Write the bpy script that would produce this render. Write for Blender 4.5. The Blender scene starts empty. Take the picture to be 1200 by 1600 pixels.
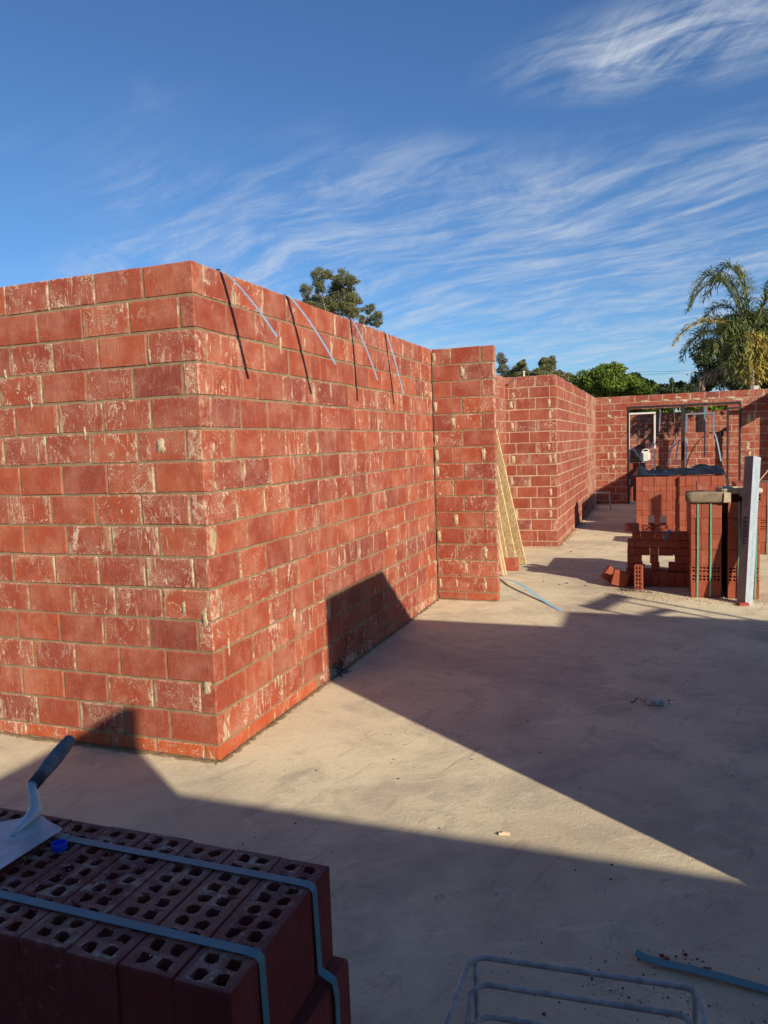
import bpy, bmesh, math, random
from mathutils import Vector, Matrix
import numpy as np
random.seed(7)
R = math.radians
S = bpy.context.scene
COL = S.collection

# ------------------------------------------------------------------ camera
CAM = Vector((2.2432, -3.3617, 1.6937))
yaw, pit, rol = -0.35353, 0.090366, -0.034876
F = 1167.05
fw = Vector((math.sin(yaw)*math.cos(pit), math.cos(yaw)*math.cos(pit), -math.sin(pit)))
rt = Vector((math.cos(yaw), -math.sin(yaw), 0)); up = rt.cross(fw)
r2 = math.cos(rol)*rt + math.sin(rol)*up
u2 = -math.sin(rol)*rt + math.cos(rol)*up
cam = bpy.data.objects.new('camera', bpy.data.cameras.new('camera'))
COL.objects.link(cam)
cam.matrix_world = Matrix(((r2.x, u2.x, -fw.x, CAM.x), (r2.y, u2.y, -fw.y, CAM.y), (r2.z, u2.z, -fw.z, CAM.z), (0, 0, 0, 1)))
cam.data.sensor_fit = 'VERTICAL'; cam.data.sensor_height = 36; cam.data.lens = F/1600*36
cam.data.clip_start = 0.05; cam.data.clip_end = 2000
S.camera = cam

# ------------------------------------------------------------------ world + sun
SUNEL = 25.0
SUNAZ = math.atan2(.81, -.585)           # clockwise from +Y
W = bpy.data.worlds.new('World'); S.world = W; W.use_nodes = True

class NT:
    def __init__(s, nt): s.nt = nt; s.nt.nodes.clear()
    def n(s, t, **k):
        nd = s.nt.nodes.new(t)
        for a, b in k.items():
            if a == 'i':
                for kk, v in b.items(): s.set(nd.inputs[kk], v)
            else: setattr(nd, a, b)
        return nd
    def set(s, inp, v):
        if isinstance(v, bpy.types.NodeSocket): s.nt.links.new(v, inp)
        elif isinstance(v, bpy.types.Node): s.nt.links.new(v.outputs[0], inp)
        elif isinstance(v, (tuple, list)):
            inp.default_value = tuple(v)+(1,) if (len(v) == 3 and len(inp.default_value) == 4) else v
        else: inp.default_value = v
    def m(s, op, a, b=0.0, c=None, clamp=False):
        nd = s.n('ShaderNodeMath', operation=op, use_clamp=clamp)
        s.set(nd.inputs[0], a); s.set(nd.inputs[1], b)
        if c is not None: s.set(nd.inputs[2], c)
        return nd.outputs[0]
    def vm(s, op, a, b=None):
        nd = s.n('ShaderNodeVectorMath', operation=op); s.set(nd.inputs[0], a)
        if b is not None: s.set(nd.inputs[1], b)
        return nd.outputs[0]
    def noise(s, vec, scale, detail=4, rough=.55, dist=0):
        nd = s.n('ShaderNodeTexNoise', i={'Vector': vec, 'Scale': scale, 'Detail': detail, 'Roughness': rough, 'Distortion': dist})
        return nd.outputs[0]
    def ramp(s, v, a, b, c0=0.0, c1=1.0):
        nd = s.n('ShaderNodeMapRange', interpolation_type='SMOOTHSTEP')
        s.set(nd.inputs[0], v); s.set(nd.inputs[1], a); s.set(nd.inputs[2], b); s.set(nd.inputs[3], c0); s.set(nd.inputs[4], c1)
        return nd.outputs[0]
    def mix(s, f, a, b, mode='MIX'):
        nd = s.n('ShaderNodeMix', data_type='RGBA', blend_type=mode)
        s.set(nd.inputs[0], f); s.set(nd.inputs[6], a); s.set(nd.inputs[7], b)
        return nd.outputs[2]
    def scale(s, vec, sc, rot=(0, 0, 0), loc=(0, 0, 0)):
        # turn first, stretch afterwards, so that the stretch follows the turned axes
        if any(rot): vec = s.n('ShaderNodeMapping', i={'Vector': vec, 'Rotation': rot}).outputs[0]
        return s.n('ShaderNodeMapping', i={'Vector': vec, 'Scale': sc, 'Location': loc}).outputs[0]

w = NT(W.node_tree)
sky = w.n('ShaderNodeTexSky', sky_type='NISHITA', sun_disc=False, sun_elevation=R(SUNEL), sun_rotation=SUNAZ,
          altitude=50, air_density=1.0, dust_density=0.25, ozone_density=2.5)
tc = w.n('ShaderNodeTexCoord')
sep = w.n('ShaderNodeSeparateXYZ', i={0: tc.outputs['Generated']})
dz = w.m('MAXIMUM', sep.outputs[2], 0.0)
den = w.m('ADD', dz, 0.10)
px = w.m('DIVIDE', sep.outputs[0], den); py = w.m('DIVIDE', sep.outputs[1], den)
P = w.n('ShaderNodeCombineXYZ', i={0: px, 1: py}).outputs[0]
# wispy cirrus sheet: fibres drawn out along one wind direction, bent by a slow warp
warp = w.n('ShaderNodeTexNoise', i={'Vector': P, 'Scale': .9, 'Detail': 3}).outputs[1]
Pw = w.vm('ADD', P, w.scale(warp, (.55, .55, 0)))
fib = w.noise(w.scale(Pw, (.75, 3.0, 1), rot=(0, 0, R(24))), 1.7, 12, .60, .35)
fib2 = w.noise(w.scale(Pw, (1.3, 6.5, 1), rot=(0, 0, R(10))), 2.6, 12, .64, .5)
fluff = w.noise(w.scale(Pw, (1.0, 2.2, 1), rot=(0, 0, R(48))), 2.4, 12, .66, .6)
cov = w.noise(w.scale(P, (1, 1.5, 1), loc=(3.1, 1.7, 0)), .8, 3, .5)
def blob(cx, cy, rx, ry, rot=0):
    q = w.scale(w.vm('SUBTRACT', P, (cx, cy, 0)), (1/rx, 1/ry, 1), rot=(0, 0, rot))
    ln = w.n('ShaderNodeVectorMath', operation='LENGTH', i={0: w.vm('ADD', q, w.scale(warp, (.9, .9, 0), loc=(-.45, -.45, 0)))}).outputs['Value']
    return w.ramp(ln, 1.15, .1)
BL1 = blob(0.05, 1.76, .44, .21, R(0))
tuft = w.m('MULTIPLY', BL1, w.ramp(w.m('ADD', w.m('MULTIPLY', fib2, .45), w.m('MULTIPLY', fluff, .55)), .36, .66))
sheet = w.m('MULTIPLY', w.ramp(w.m('ADD', w.m('MULTIPLY', fib, .42), w.m('ADD', w.m('MULTIPLY', fib2, .26), w.m('MULTIPLY', fluff, .32))), .41, .69),
            w.ramp(w.m('ADD', cov, w.m('MINIMUM', w.m('MULTIPLY', w.m('SUBTRACT', w.m('ADD', py, w.m('MULTIPLY', px, .12)), 1.62), .46), .40)), .47, .80))
cl = w.m('MAXIMUM', w.m('MULTIPLY', tuft, .95), w.m('MULTIPLY', sheet, .64))
cl = w.m('MULTIPLY', cl, w.ramp(sep.outputs[2], -.01, .05), clamp=True)
skyc = w.mix(1.0, sky.outputs[0], (.64, .94, 1.27), 'MULTIPLY')
col = w.mix(cl, skyc, (6.6, 7.2, 8.0))
bg = w.n('ShaderNodeBackground', i={0: col, 1: 0.070})
w.n('ShaderNodeOutputWorld', i={0: bg})

sl = bpy.data.lights.new('sun', 'SUN'); sl.energy = 5.0; sl.angle = R(.55); sl.color = (1.0, .915, .77)
sun = bpy.data.objects.new('sun', sl); COL.objects.link(sun)
sd = Vector((-.81*math.cos(R(SUNEL)), .585*math.cos(R(SUNEL)), -math.sin(R(SUNEL)))).normalized()
sun.rotation_euler = sd.to_track_quat('-Z', 'Y').to_euler(); sun.location = (8, -8, 10)
vs = S.view_settings
vs.view_transform = 'Standard'; vs.look = 'None'; vs.gamma = 1; vs.use_curve_mapping = False; vs.exposure = 0.46

# ------------------------------------------------------------------ materials
MATS = {}
def newmat(name):
    m = bpy.data.materials.new(name); m.use_nodes = True; MATS[name] = m
    return m, NT(m.node_tree)
def finish(t, color, rough=.8, bump=None, bd=.01, bs=.5, metal=0, spec=.3):
    b = t.n('ShaderNodeBsdfPrincipled', i={'Base Color': color, 'Roughness': rough, 'Metallic': metal, 'Specular IOR Level': spec})
    if bump is not None:
        bn = t.n('ShaderNodeBump', i={'Height': bump, 'Distance': bd, 'Strength': bs}); t.set(b.inputs['Normal'], bn.outputs[0])
    t.n('ShaderNodeOutputMaterial', i={0: b})

def brick_mat(name, cA, cB, cC, lime=1.0, striate=1.0, dust=.25, endk=1.0):
    m, t = newmat(name)
    g = t.n('ShaderNodeNewGeometry'); oi = t.n('ShaderNodeObjectInfo'); tcn = t.n('ShaderNodeTexCoord')
    pos = g.outputs['Position']
    rnd = t.m('FRACT', t.m('ADD', oi.outputs['Random'], t.m('MULTIPLY', g.outputs['Random Per Island'], 3.7)))
    rnd2 = t.m('FRACT', t.m('MULTIPLY', rnd, 17.3)); rnd3 = t.m('FRACT', t.m('MULTIPLY', rnd, 71.9))
    c = t.mix(t.ramp(rnd, .0, .8), cA, cB)
    c = t.mix(t.ramp(rnd2, .86, 1.0, 0, .75), c, cC)
    # fired clay mottling and flashing
    c = t.mix(t.ramp(t.noise(pos, 9, 5, .6), .35, .75, 0, .45), c, cC)
    c = t.mix(t.ramp(t.noise(t.scale(pos, (60, 60, 3)), 3, 3), .35, .7, 0, .22), c, tuple(x*1.25 for x in cA))
    # lime bloom: dusty speckle, drips and trowel scratches
    big = t.noise(pos, 1.7, 3, .55); mid = t.noise(pos, 6.5, 4, .6, .4)
    spk = t.ramp(t.noise(pos, 170, 2, .6), t.ramp(mid, .36, .68, .72, .51), t.ramp(mid, .36, .68, .80, .64))
    drip = t.ramp(t.noise(t.scale(pos, (40, 40, 6.5)), 1.0, 5, .65, .8), t.ramp(big, .32, .66, .66, .53), t.ramp(big, .32, .66, .74, .63))
    dn = t.noise(pos, 11, 4, .6, 1.5); dn2 = t.noise(pos, 9.3, 3, .6, 2.0)
    def scr(rot, sc, loc):
        v = t.scale(pos, sc, rot=rot, loc=loc)
        n1 = t.noise(v, 1.0, 3, .5, .3)
        return t.m('MULTIPLY', t.ramp(t.m('ABSOLUTE', t.m('SUBTRACT', n1, .5)), .013, .002), t.ramp(dn, .54, .64))
    s1 = scr((0, R(38), R(38)), (9, 9, 22), (0, 0, 0)); s2 = scr((R(-50), R(-35), 0), (7, 7, 26), (4, 2, 9))
    s3 = scr((R(20), R(70), R(20)), (5, 5, 16), (8, 1, 3))
    blotch = t.m('MULTIPLY', t.ramp(t.noise(t.scale(pos, (1, 1, .55)), 4.6, 9, .70, .8), .605, .68), t.ramp(t.noise(pos, 60, 3, .7), .36, .55))
    gen = t.n('ShaderNodeSeparateXYZ', i={0: tcn.outputs['Generated']})
    ex = t.m('MULTIPLY', t.m('ABSOLUTE', t.m('SUBTRACT', gen.outputs[0], .5)), 2); ez = t.m('MULTIPLY', t.m('ABSOLUTE', t.m('SUBTRACT', gen.outputs[2], .5)), 2)
    ed = t.m('MAXIMUM', t.ramp(ex, .86, 1.0), t.ramp(ez, .80, 1.0))
    edge = t.m('MULTIPLY', ed, t.ramp(t.noise(pos, 26, 5, .7), .44, .66))
    ends = t.m('MULTIPLY', t.m('MULTIPLY', t.ramp(ex, t.ramp(rnd3, .2, 1, .97, .55), 1.0), t.ramp(rnd2, .35, .6)), t.ramp(t.noise(t.scale(pos, (1, 1, .45)), 17, 5, .65, .8), .50, .60))
    lim = spk
    for q, k in ((drip, .55), (s1, 1.0), (s2, 1.0), (s3, .9), (blotch, .95), (edge, .75)): lim = t.m('MAXIMUM', lim, t.m('MULTIPLY', q, k))
    lim = t.m('MULTIPLY', lim, t.ramp(rnd3, .1, 1, .18*lime, 1.3*lime), clamp=True)
    haze = t.m('MULTIPLY', t.ramp(t.noise(pos, 4.2, 5, .65), .38, .72), dust)
    c = t.mix(haze, c, (.56, .30, .19))
    c = t.mix(t.m('MULTIPLY', lim, .74), c, (.70, .52, .37))
    c = t.mix(t.m('MULTIPLY', ends, lime*endk, clamp=True), c, t.mix(t.noise(pos, 30, 4, .7), (.34, .24, .13), (.60, .46, .30)))
    h = t.m('ADD', t.m('MULTIPLY', t.noise(t.scale(pos, (120, 120, 5)), 1.6, 2), .6*striate), t.m('MULTIPLY', t.noise(pos, 140, 3), .35))
    h = t.m('ADD', h, t.m('MULTIPLY', lim, .5)); h = t.m('ADD', h, t.m('MULTIPLY', t.noise(pos, 14, 3), 1.1))
    finish(t, c, .82, h, .005, .7)
    return m
RED = brick_mat('red_brick', (.34, .066, .025), (.25, .042, .020), (.17, .033, .024), lime=1.1, dust=.30)
ORANGE = brick_mat('orange_brick', (.43, .086, .022), (.36, .062, .020), (.28, .046, .02), lime=1.1, dust=.15)
FAR = brick_mat('far_brick', (.29, .060, .028), (.24, .046, .024), (.16, .036, .028), lime=.9, dust=.2)
CLEAN = brick_mat('new_brick', (.31, .072, .032), (.27, .058, .028), (.22, .048, .027), lime=.12, dust=.05, endk=.1)
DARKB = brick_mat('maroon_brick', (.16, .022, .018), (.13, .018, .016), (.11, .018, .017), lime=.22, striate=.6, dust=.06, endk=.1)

def simple(name, c1, c2, scale=8, rough=.7, metal=0, bumpscale=60, bd=.002, spec=.3, stretch=(1, 1, 1), lo=.3, hi=.7, rnd=0):
    m, t = newmat(name); g = t.n('ShaderNodeNewGeometry'); pos = t.scale(g.outputs['Position'], stretch)
    f = t.ramp(t.noise(pos, scale, 6, .65), lo, hi)
    c = t.mix(f, c1, c2)
    if rnd:
        oi = t.n('ShaderNodeObjectInfo')
        v = t.m('FRACT', t.m('ADD', oi.outputs['Random'], g.outputs['Random Per Island']))
        c = t.mix(1.0, c, t.n('ShaderNodeCombineColor', i={0: t.ramp(v, 0, 1, 1-rnd, 1+rnd), 1: t.ramp(v, 0, 1, 1-rnd, 1+rnd), 2: t.ramp(v, 0, 1, 1-rnd, 1+rnd*.6)}).outputs[0], 'MULTIPLY')
    finish(t, c, rough, t.noise(pos, bumpscale, 4, .7), bd, .6, metal, spec)
    return m
MORTAR = simple('mortar', (.27, .20, .11), (.19, .135, .07), 12, .95, bumpscale=150, bd=.004)
MORTARF = simple('pale_mortar', (.52, .38, .24), (.36, .25, .15), 10, .95, bumpscale=120, bd=.004)
SMEAR = simple('mortar_smear', (.52, .42, .27), (.36, .24, .14), 26, .95, bumpscale=90, bd=.003)
STEEL = simple('galvanised_steel', (.55, .57, .60), (.40, .42, .46), 20, .38, .85, 90, .0005, .5)
STEELB = simple('bluish_tie_steel', (.50, .60, .66), (.36, .46, .54), 30, .42, .55, 90, .0004, .5)
BLUESTRAP = simple('blue_strap_plastic', (.055, .18, .20), (.08, .23, .25), 26, .42, 0, 70, .0006, .5, lo=.35, hi=.8)
GREEN = simple('green_strap_plastic', (.09, .33, .20), (.14, .40, .26), 20, .45, 0, 60, .0005, .5)
BLUE = simple('blue_cap_plastic', (.015, .05, .55), (.02, .07, .65), 40, .35, 0, 60, .0004, .5)
PIPE = simple('weathered_tube_steel', (.55, .50, .44), (.30, .27, .24), 30, .6, .15, 80, .001, .4)
BLADE = simple('worn_blade_steel', (.62, .64, .64), (.36, .36, .35), 14, .5, .45, 60, .0005, .5)
PLASTIC = simple('black_plastic_sheet', (.010, .011, .012), (.018, .018, .020), 6, .22, 0, 14, .01, .3)
OSB = simple('strand_board', (.70, .55, .30), (.52, .37, .18), 34, .8, 0, 60, .003, stretch=(1, 1, .55), lo=.42, hi=.56)
PINE = simple('pine_strip', (.66, .52, .30), (.54, .40, .21), 9, .75, 0, 60, .001, stretch=(6, 6, .4))
PAPER = simple('cement_bag_paper', (.50, .42, .27), (.38, .30, .19), 12, .85, 0, 14, .01)
BROWNB = simple('brown_bag_paper', (.27, .20, .13), (.20, .145, .09), 12, .85, 0, 18, .008)
INK = simple('black_ink', (.015, .012, .015), (.02, .02, .02), 10, .7)
TEAL = simple('printed_ink', (.18, .33, .36), (.25, .38, .42), 10, .7)
BLACK = simple('black_painted_steel', (.015, .014, .014), (.03, .028, .026), 12, .5, 0, 60, .001, .4)
WHITEP = simple('white_plastic', (.72, .68, .60), (.62, .57, .48), 12, .5, 0, 30, .001, .4)
STONE = simple('pale_rubble', (.62, .58, .52), (.30, .27, .24), 30, .9, 0, 60, .006)
DARKR = simple('dark_debris', (.035, .033, .035), (.09, .085, .085), 40, .7, 0, 60, .004)
REDCHIP = simple('brick_chip', (.30, .05, .035), (.22, .035, .03), 30, .85, 0, 60, .004)
BARK = simple('bark', (.30, .24, .18), (.16, .12, .09), 6, .9, 0, 20, .02)
GUMBARK = simple('pale_gum_bark', (.48, .42, .36), (.33, .28, .23), 3, .9, 0, 12, .02)
CONCP = simple('pale_post', (.62, .55, .50), (.50, .43, .38), 5, .85)
WIRE = simple('overhead_wire', (.03, .03, .035), (.04, .04, .04), 3, .6)
CHIPW = simple('timber_chip', (.60, .47, .30), (.48, .36, .22), 40, .85)

def leaf_mat(name, a, b, rnd=.35):
    m, t = newmat(name); g = t.n('ShaderNodeNewGeometry')
    f = t.m('FRACT', t.m('MULTIPLY', g.outputs['Random Per Island'], 7.31))
    n = t.ramp(t.noise(g.outputs['Position'], .9, 3), .35, .65)
    c = t.mix(t.m('ADD', t.m('MULTIPLY', f, .6), t.m('MULTIPLY', n, .4)), a, b)
    d = t.n('ShaderNodeBsdfPrincipled', i={'Base Color': c, 'Roughness': .5, 'Specular IOR Level': .35})
    tr = t.n('ShaderNodeBsdfTranslucent', i={0: c})
    mx = t.n('ShaderNodeMixShader', i={0: .22, 1: d, 2: tr})
    t.n('ShaderNodeOutputMaterial', i={0: mx})
    return m
L_GUM = leaf_mat('gum_leaf', (.085, .092, .036), (.20, .19, .075))
L_GREY = leaf_mat('grey_gum_leaf', (.10, .11, .075), (.17, .17, .12))
L_OLIVE = leaf_mat('olive_leaf', (.12, .125, .045), (.22, .205, .085))
L_CIT = leaf_mat('glossy_green_leaf', (.05, .10, .012), (.21, .27, .03))
L_DARK = leaf_mat('dark_green_leaf', (.022, .036, .012), (.085, .105, .034))
L_PALM = leaf_mat('palm_leaf', (.06, .085, .020), (.19, .20, .06))
L_PALMY = leaf_mat('yellowing_palm_leaf', (.45, .32, .06), (.30, .25, .05))
L_DEAD = leaf_mat('dead_palm_leaf', (.34, .24, .15), (.25, .17, .11))

# slab
m, t = newmat('concrete_slab'); g = t.n('ShaderNodeNewGeometry'); pos = g.outputs['Position']
n1 = t.noise(pos, .8, 6, .6, .3); n2 = t.noise(pos, 3.2, 8, .65, .8); n3 = t.noise(pos, 45, 5, .7)
c = t.mix(t.ramp(n1, .35, .68), (.71, .60, .385), (.56, .46, .30))
c = t.mix(t.ramp(n2, .45, .72, 0, .75), c, (.42, .35, .25))
c = t.mix(t.ramp(t.noise(t.scale(pos, (1, 3.6, 1), rot=(0, 0, R(24))), 2.4, 8, .68, 1.0), .52, .72, 0, .6), c, (.72, .60, .41))
c = t.mix(t.ramp(t.noise(pos, 1.5, 4, .5, .5), .55, .75, 0, .3), c, (.50, .36, .25))
sw = t.noise(t.scale(pos, (2.2, 2.2, 1)), 1.6, 5, .55, 1.6)
scf = t.m('MULTIPLY', t.ramp(t.m('ABSOLUTE', t.m('SUBTRACT', sw, .5)), .010, .001), t.ramp(t.noise(pos, 2.3, 3), .48, .62))
c = t.mix(t.m('MULTIPLY', scf, .5), c, (.30, .24, .19))
c = t.mix(t.ramp(n3, .60, .78, 0, .3), c, (.30, .23, .18))
sk = t.m('MULTIPLY', t.ramp(t.noise(pos, 85, 2, .5), .72, .76), t.ramp(t.noise(pos, 2.6, 4, .6), .45, .62))
c = t.mix(t.m('MULTIPLY', sk, .75), c, (.06, .05, .045))
h = t.m('ADD', t.m('MULTIPLY', n2, .35), t.m('MULTIPLY', n3, .40)); h = t.m('ADD', h, t.m('MULTIPLY', scf, -.12)); h = t.m('ADD', h, t.m('MULTIPLY', t.noise(pos, 160, 3, .7), .30))
pf = t.ramp(t.noise(t.scale(pos, (1, 1, 1), loc=(5, 2, 0)), .55, 5, .62, .6), .50, .62)
c = t.mix(t.m('MULTIPLY', pf, .6), c, (.38, .31, .23))
tr1 = t.noise(t.scale(pos, (2.0, 9.0, 1), rot=(0, 0, R(-32))), 1.4, 7, .7, .7); tr2 = t.noise(t.scale(pos, (9.5, 1.8, 1), rot=(0, 0, R(15))), 1.2, 7, .72, .9)
c = t.mix(t.ramp(tr1, .54, .72, 0, .6), c, (.80, .67, .47)); c = t.mix(t.ramp(tr2, .56, .70, 0, .6), c, (.38, .28, .20))
st1 = t.noise(t.scale(pos, (14, 60, 1), rot=(0, 0, R(-20))), 1.0, 6, .75, .6); st2 = t.noise(t.scale(pos, (50, 12, 1), rot=(0, 0, R(-8))), 1.0, 6, .75, .8)
c = t.mix(t.m('MULTIPLY', t.ramp(st1, .56, .70), t.ramp(n2, .45, .6, .1, .55)), c, (.34, .26, .19)); c = t.mix(t.m('MULTIPLY', t.ramp(st2, .58, .72), t.ramp(n1, .4, .6, .5, .1)), c, (.80, .68, .50))
c = t.mix(t.ramp(t.noise(pos, 320, 2, .6), .40, .68, 0, .28), c, (.28, .21, .14))
arc = t.n('ShaderNodeTexVoronoi', feature='F1', i={'Vector': t.vm('ADD', pos, t.scale(t.n('ShaderNodeTexNoise', i={'Vector': pos, 'Scale': 1.3}).outputs[1], (.5, .5, 0))), 'Scale': 1.1})
ring = t.m('MULTIPLY', t.ramp(t.m('ABSOLUTE', t.m('SUBTRACT', t.m('FRACT', t.m('MULTIPLY', arc.outputs[0], 5.0)), .5)), .035, .0), t.ramp(t.noise(pos, 2.6, 5, .6), .56, .66))
c = t.mix(t.m('MULTIPLY', ring, .5), c, (.74, .62, .46))
h = t.m('ADD', h, t.m('MULTIPLY', tr1, .25)); h = t.m('ADD', h, t.m('MULTIPLY', ring, .06))
finish(t, c, .9, h, .010, .85, spec=.2)
SLAB = MATS['concrete_slab']
m, t = newmat('sandy_earth'); g = t.n('ShaderNodeNewGeometry'); pos = g.outputs['Position']
c = t.mix(t.ramp(t.noise(pos, .5, 8, .7), .3, .7), (.40, .30, .19), (.24, .19, .11))
finish(t, c, .95, t.noise(pos, 12, 6, .7), .05, .6)
EARTH = MATS['sandy_earth']

# ------------------------------------------------------------------ object helpers
def tag(o, label=None, cat=None, group=None, kind=None):
    if label: o['label'] = label
    if cat: o['category'] = cat
    if group: o['group'] = group
    if kind: o['kind'] = kind
    return o
def empty(name, loc=(0, 0, 0), rz=0, **k):
    o = bpy.data.objects.new(name, None); COL.objects.link(o); o.location = loc; o.rotation_euler = (0, 0, rz)
    o.empty_display_size = .1
    return tag(o, **k)
class MB:
    def __init__(s): s.v = []; s.f = []
    def add(s, vs, fs):
        b = len(s.v); s.v += [tuple(x) for x in vs]; s.f += [tuple(b+i for i in f) for f in fs]; return s
    def box(s, c, d, M=None):
        x, y, z = d[0]/2, d[1]/2, d[2]/2
        vs = [Vector(c)+(M@Vector(q) if M else Vector(q)) for q in [(-x,-y,-z),(x,-y,-z),(x,y,-z),(-x,y,-z),(-x,-y,z),(x,-y,z),(x,y,z),(-x,y,z)]]
        return s.add(vs, [(0,3,2,1),(4,5,6,7),(0,1,5,4),(1,2,6,5),(2,3,7,6),(3,0,4,7)])
    def b2(s, p0, p1):
        return s.box([(a+b)/2 for a, b in zip(p0, p1)], [abs(b-a) for a, b in zip(p0, p1)])
    def tube(s, pts, r, n=8, caps=True):
        pts = [Vector(p) for p in pts]; rs = r if isinstance(r, (list, tuple)) else [r]*len(pts)
        rings = []; ref = None
        for i, p in enumerate(pts):
            d = (pts[min(i+1, len(pts)-1)]-pts[max(i-1, 0)]).normalized()
            if ref is None: ref = d.orthogonal().normalized()
            a = (ref-d*ref.dot(d)).normalized(); ref = a; b = d.cross(a)
            rings.append([p+rs[i]*(math.cos(2*math.pi*k/n)*a+math.sin(2*math.pi*k/n)*b) for k in range(n)])
        vs = [v for rr in rings for v in rr]; fs = []
        for i in range(len(pts)-1):
            for k in range(n): fs.append((i*n+k, i*n+(k+1)%n, (i+1)*n+(k+1)%n, (i+1)*n+k))
        if caps: fs += [tuple(range(n-1, -1, -1)), tuple(range((len(pts)-1)*n, len(pts)*n))]
        return s.add(vs, fs)
    def ribbon(s, pts, wdir, wid, th=.0012):
        """flat strap: path pts, width along wdir, real thickness"""
        pts = [Vector(p) for p in pts]; wd = Vector(wdir).normalized(); vs = []; n = len(pts)
        for i, p in enumerate(pts):
            d = (pts[min(i+1, n-1)]-pts[max(i-1, 0)]).normalized(); nn = d.cross(wd).normalized(); ww = nn.cross(d).normalized()
            for a, b in ((-1, -1), (1, -1), (1, 1), (-1, 1)): vs.append(p+ww*a*wid/2+nn*b*th/2)
        fs = [(3, 2, 1, 0), (4*n-4, 4*n-3, 4*n-2, 4*n-1)]
        for i in range(n-1):
            for k in range(4): fs.append((4*i+k, 4*i+(k+1) % 4, 4*i+4+(k+1) % 4, 4*i+4+k))
        return s.add(vs, fs)
    def rock(s, c, r, sq=(1, 1, .6), seed=0):
        rr = random.Random(seed); t = (1+5**.5)/2
        V = [Vector(q).normalized() for q in [(-1,t,0),(1,t,0),(-1,-t,0),(1,-t,0),(0,-1,t),(0,1,t),(0,-1,-t),(0,1,-t),(t,0,-1),(t,0,1),(-t,0,-1),(-t,0,1)]]
        a = rr.uniform(0, 6.3); M = Matrix.Rotation(a, 3, 'Z')
        vs = [Vector(c)+M@Vector([q[k]*r*sq[k]*rr.uniform(.65, 1.2) for k in range(3)]) for q in V]
        return s.add(vs, [(0,11,5),(0,5,1),(0,1,7),(0,7,10),(0,10,11),(1,5,9),(5,11,4),(11,10,2),(10,7,6),(7,1,8),(3,9,4),(3,4,2),(3,2,6),(3,6,8),(3,8,9),(4,9,5),(2,4,11),(6,2,10),(8,6,7),(9,8,1)])
    def mesh(s, name, mat=None, smooth=False):
        me = bpy.data.meshes.new(name); me.from_pydata(s.v, [], s.f); me.update()
        if mat: me.materials.append(mat)
        if smooth: me.polygons.foreach_set('use_smooth', [True]*len(me.polygons))
        return me
    def obj(s, name, mat, parent=None, smooth=False, loc=None, bevel=0, **k):
        o = bpy.data.objects.new(name, s.mesh(name, mat, smooth)); COL.objects.link(o)
        if parent: o.parent = parent
        if loc: o.location = loc
        if bevel:
            bm = bmesh.new(); bm.from_mesh(o.data); bmesh.ops.bevel(bm, geom=bm.edges[:], offset=bevel, segments=2, affect='EDGES', clamp_overlap=True); bm.to_mesh(o.data); bm.free()
        return tag(o, **k)

def bez(p0, p1, p2, p3, n=10):
    P = [Vector(q) for q in (p0, p1, p2, p3)]; o = []
    for i in range(n+1):
        u = i/n; o.append((1-u)**3*P[0]+3*u*(1-u)**2*P[1]+3*u*u*(1-u)*P[2]+u**3*P[3])
    return o

# chamfered, slightly uneven brick blocks, mesh shared between alike bricks
BM = {}
def block(L, H, D=.09, mat=None, var=0, ch=.0045):
    key = (round(L, 2), round(H, 3), round(D, 3), mat.name, var)
    if key in BM: return BM[key]
    L = round(L, 2) if abs(L-.305) > .006 else .305
    rr = random.Random(hash((key[0], key[1], key[2], var)) & 0xffff)
    vs = []; fs = []
    x, y, z = L/2, D/2, H/2
    # per corner: three vertices (one per adjoining face)
    idx = {}
    for sx in (-1, 1):
        for sy in (-1, 1):
            for sz in (-1, 1):
                j = Vector([rr.uniform(-.0012, .0012) for _ in range(3)]); c = ch*rr.uniform(.6, 1.7)
                for ax in range(3):
                    q = [sx*(x-c), sy*(y-c), sz*(z-c)]; q[ax] = (sx*x, sy*y, sz*z)[ax]
                    idx[(sx, sy, sz, ax)] = len(vs); vs.append(Vector(q)+j)
    for ax in range(3):
        for s in (-1, 1):
            o = [k for k in range(3) if k != ax]; lst = []
            for a, b in ((-1, -1), (1, -1), (1, 1), (-1, 1)):
                q = [0, 0, 0]; q[ax] = s; q[o[0]] = a; q[o[1]] = b; lst.append(idx[(*q, ax)])
            fs.append(lst)
    for ax in range(3):                        # edges parallel to ax
        o = [k for k in range(3) if k != ax]
        for a in (-1, 1):
            for b in (-1, 1):
                q0 = [0, 0, 0]; q1 = [0, 0, 0]; q0[ax] = -1; q1[ax] = 1; q0[o[0]] = q1[o[0]] = a; q0[o[1]] = q1[o[1]] = b
                fs.append([idx[(*q0, o[0])], idx[(*q1, o[0])], idx[(*q1, o[1])], idx[(*q0, o[1])]])
    for sx in (-1, 1):
        for sy in (-1, 1):
            for sz in (-1, 1): fs.append([idx[(sx, sy, sz, k)] for k in range(3)])
    me = bpy.data.meshes.new('brick'); me.from_pydata(vs, [], fs)
    bm = bmesh.new(); bm.from_mesh(me); bmesh.ops.recalc_face_normals(bm, faces=bm.faces[:]); bm.to_mesh(me); bm.free()
    me.materials.append(mat); BM[key] = me
    return me
def put(me, parent, loc, rz=0, rx=0, ry=0, name='brick'):
    o = bpy.data.objects.new(name, me); COL.objects.link(o); o.parent = parent; o.location = loc; o.rotation_euler = (rx, ry, rz)
    return o

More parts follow.
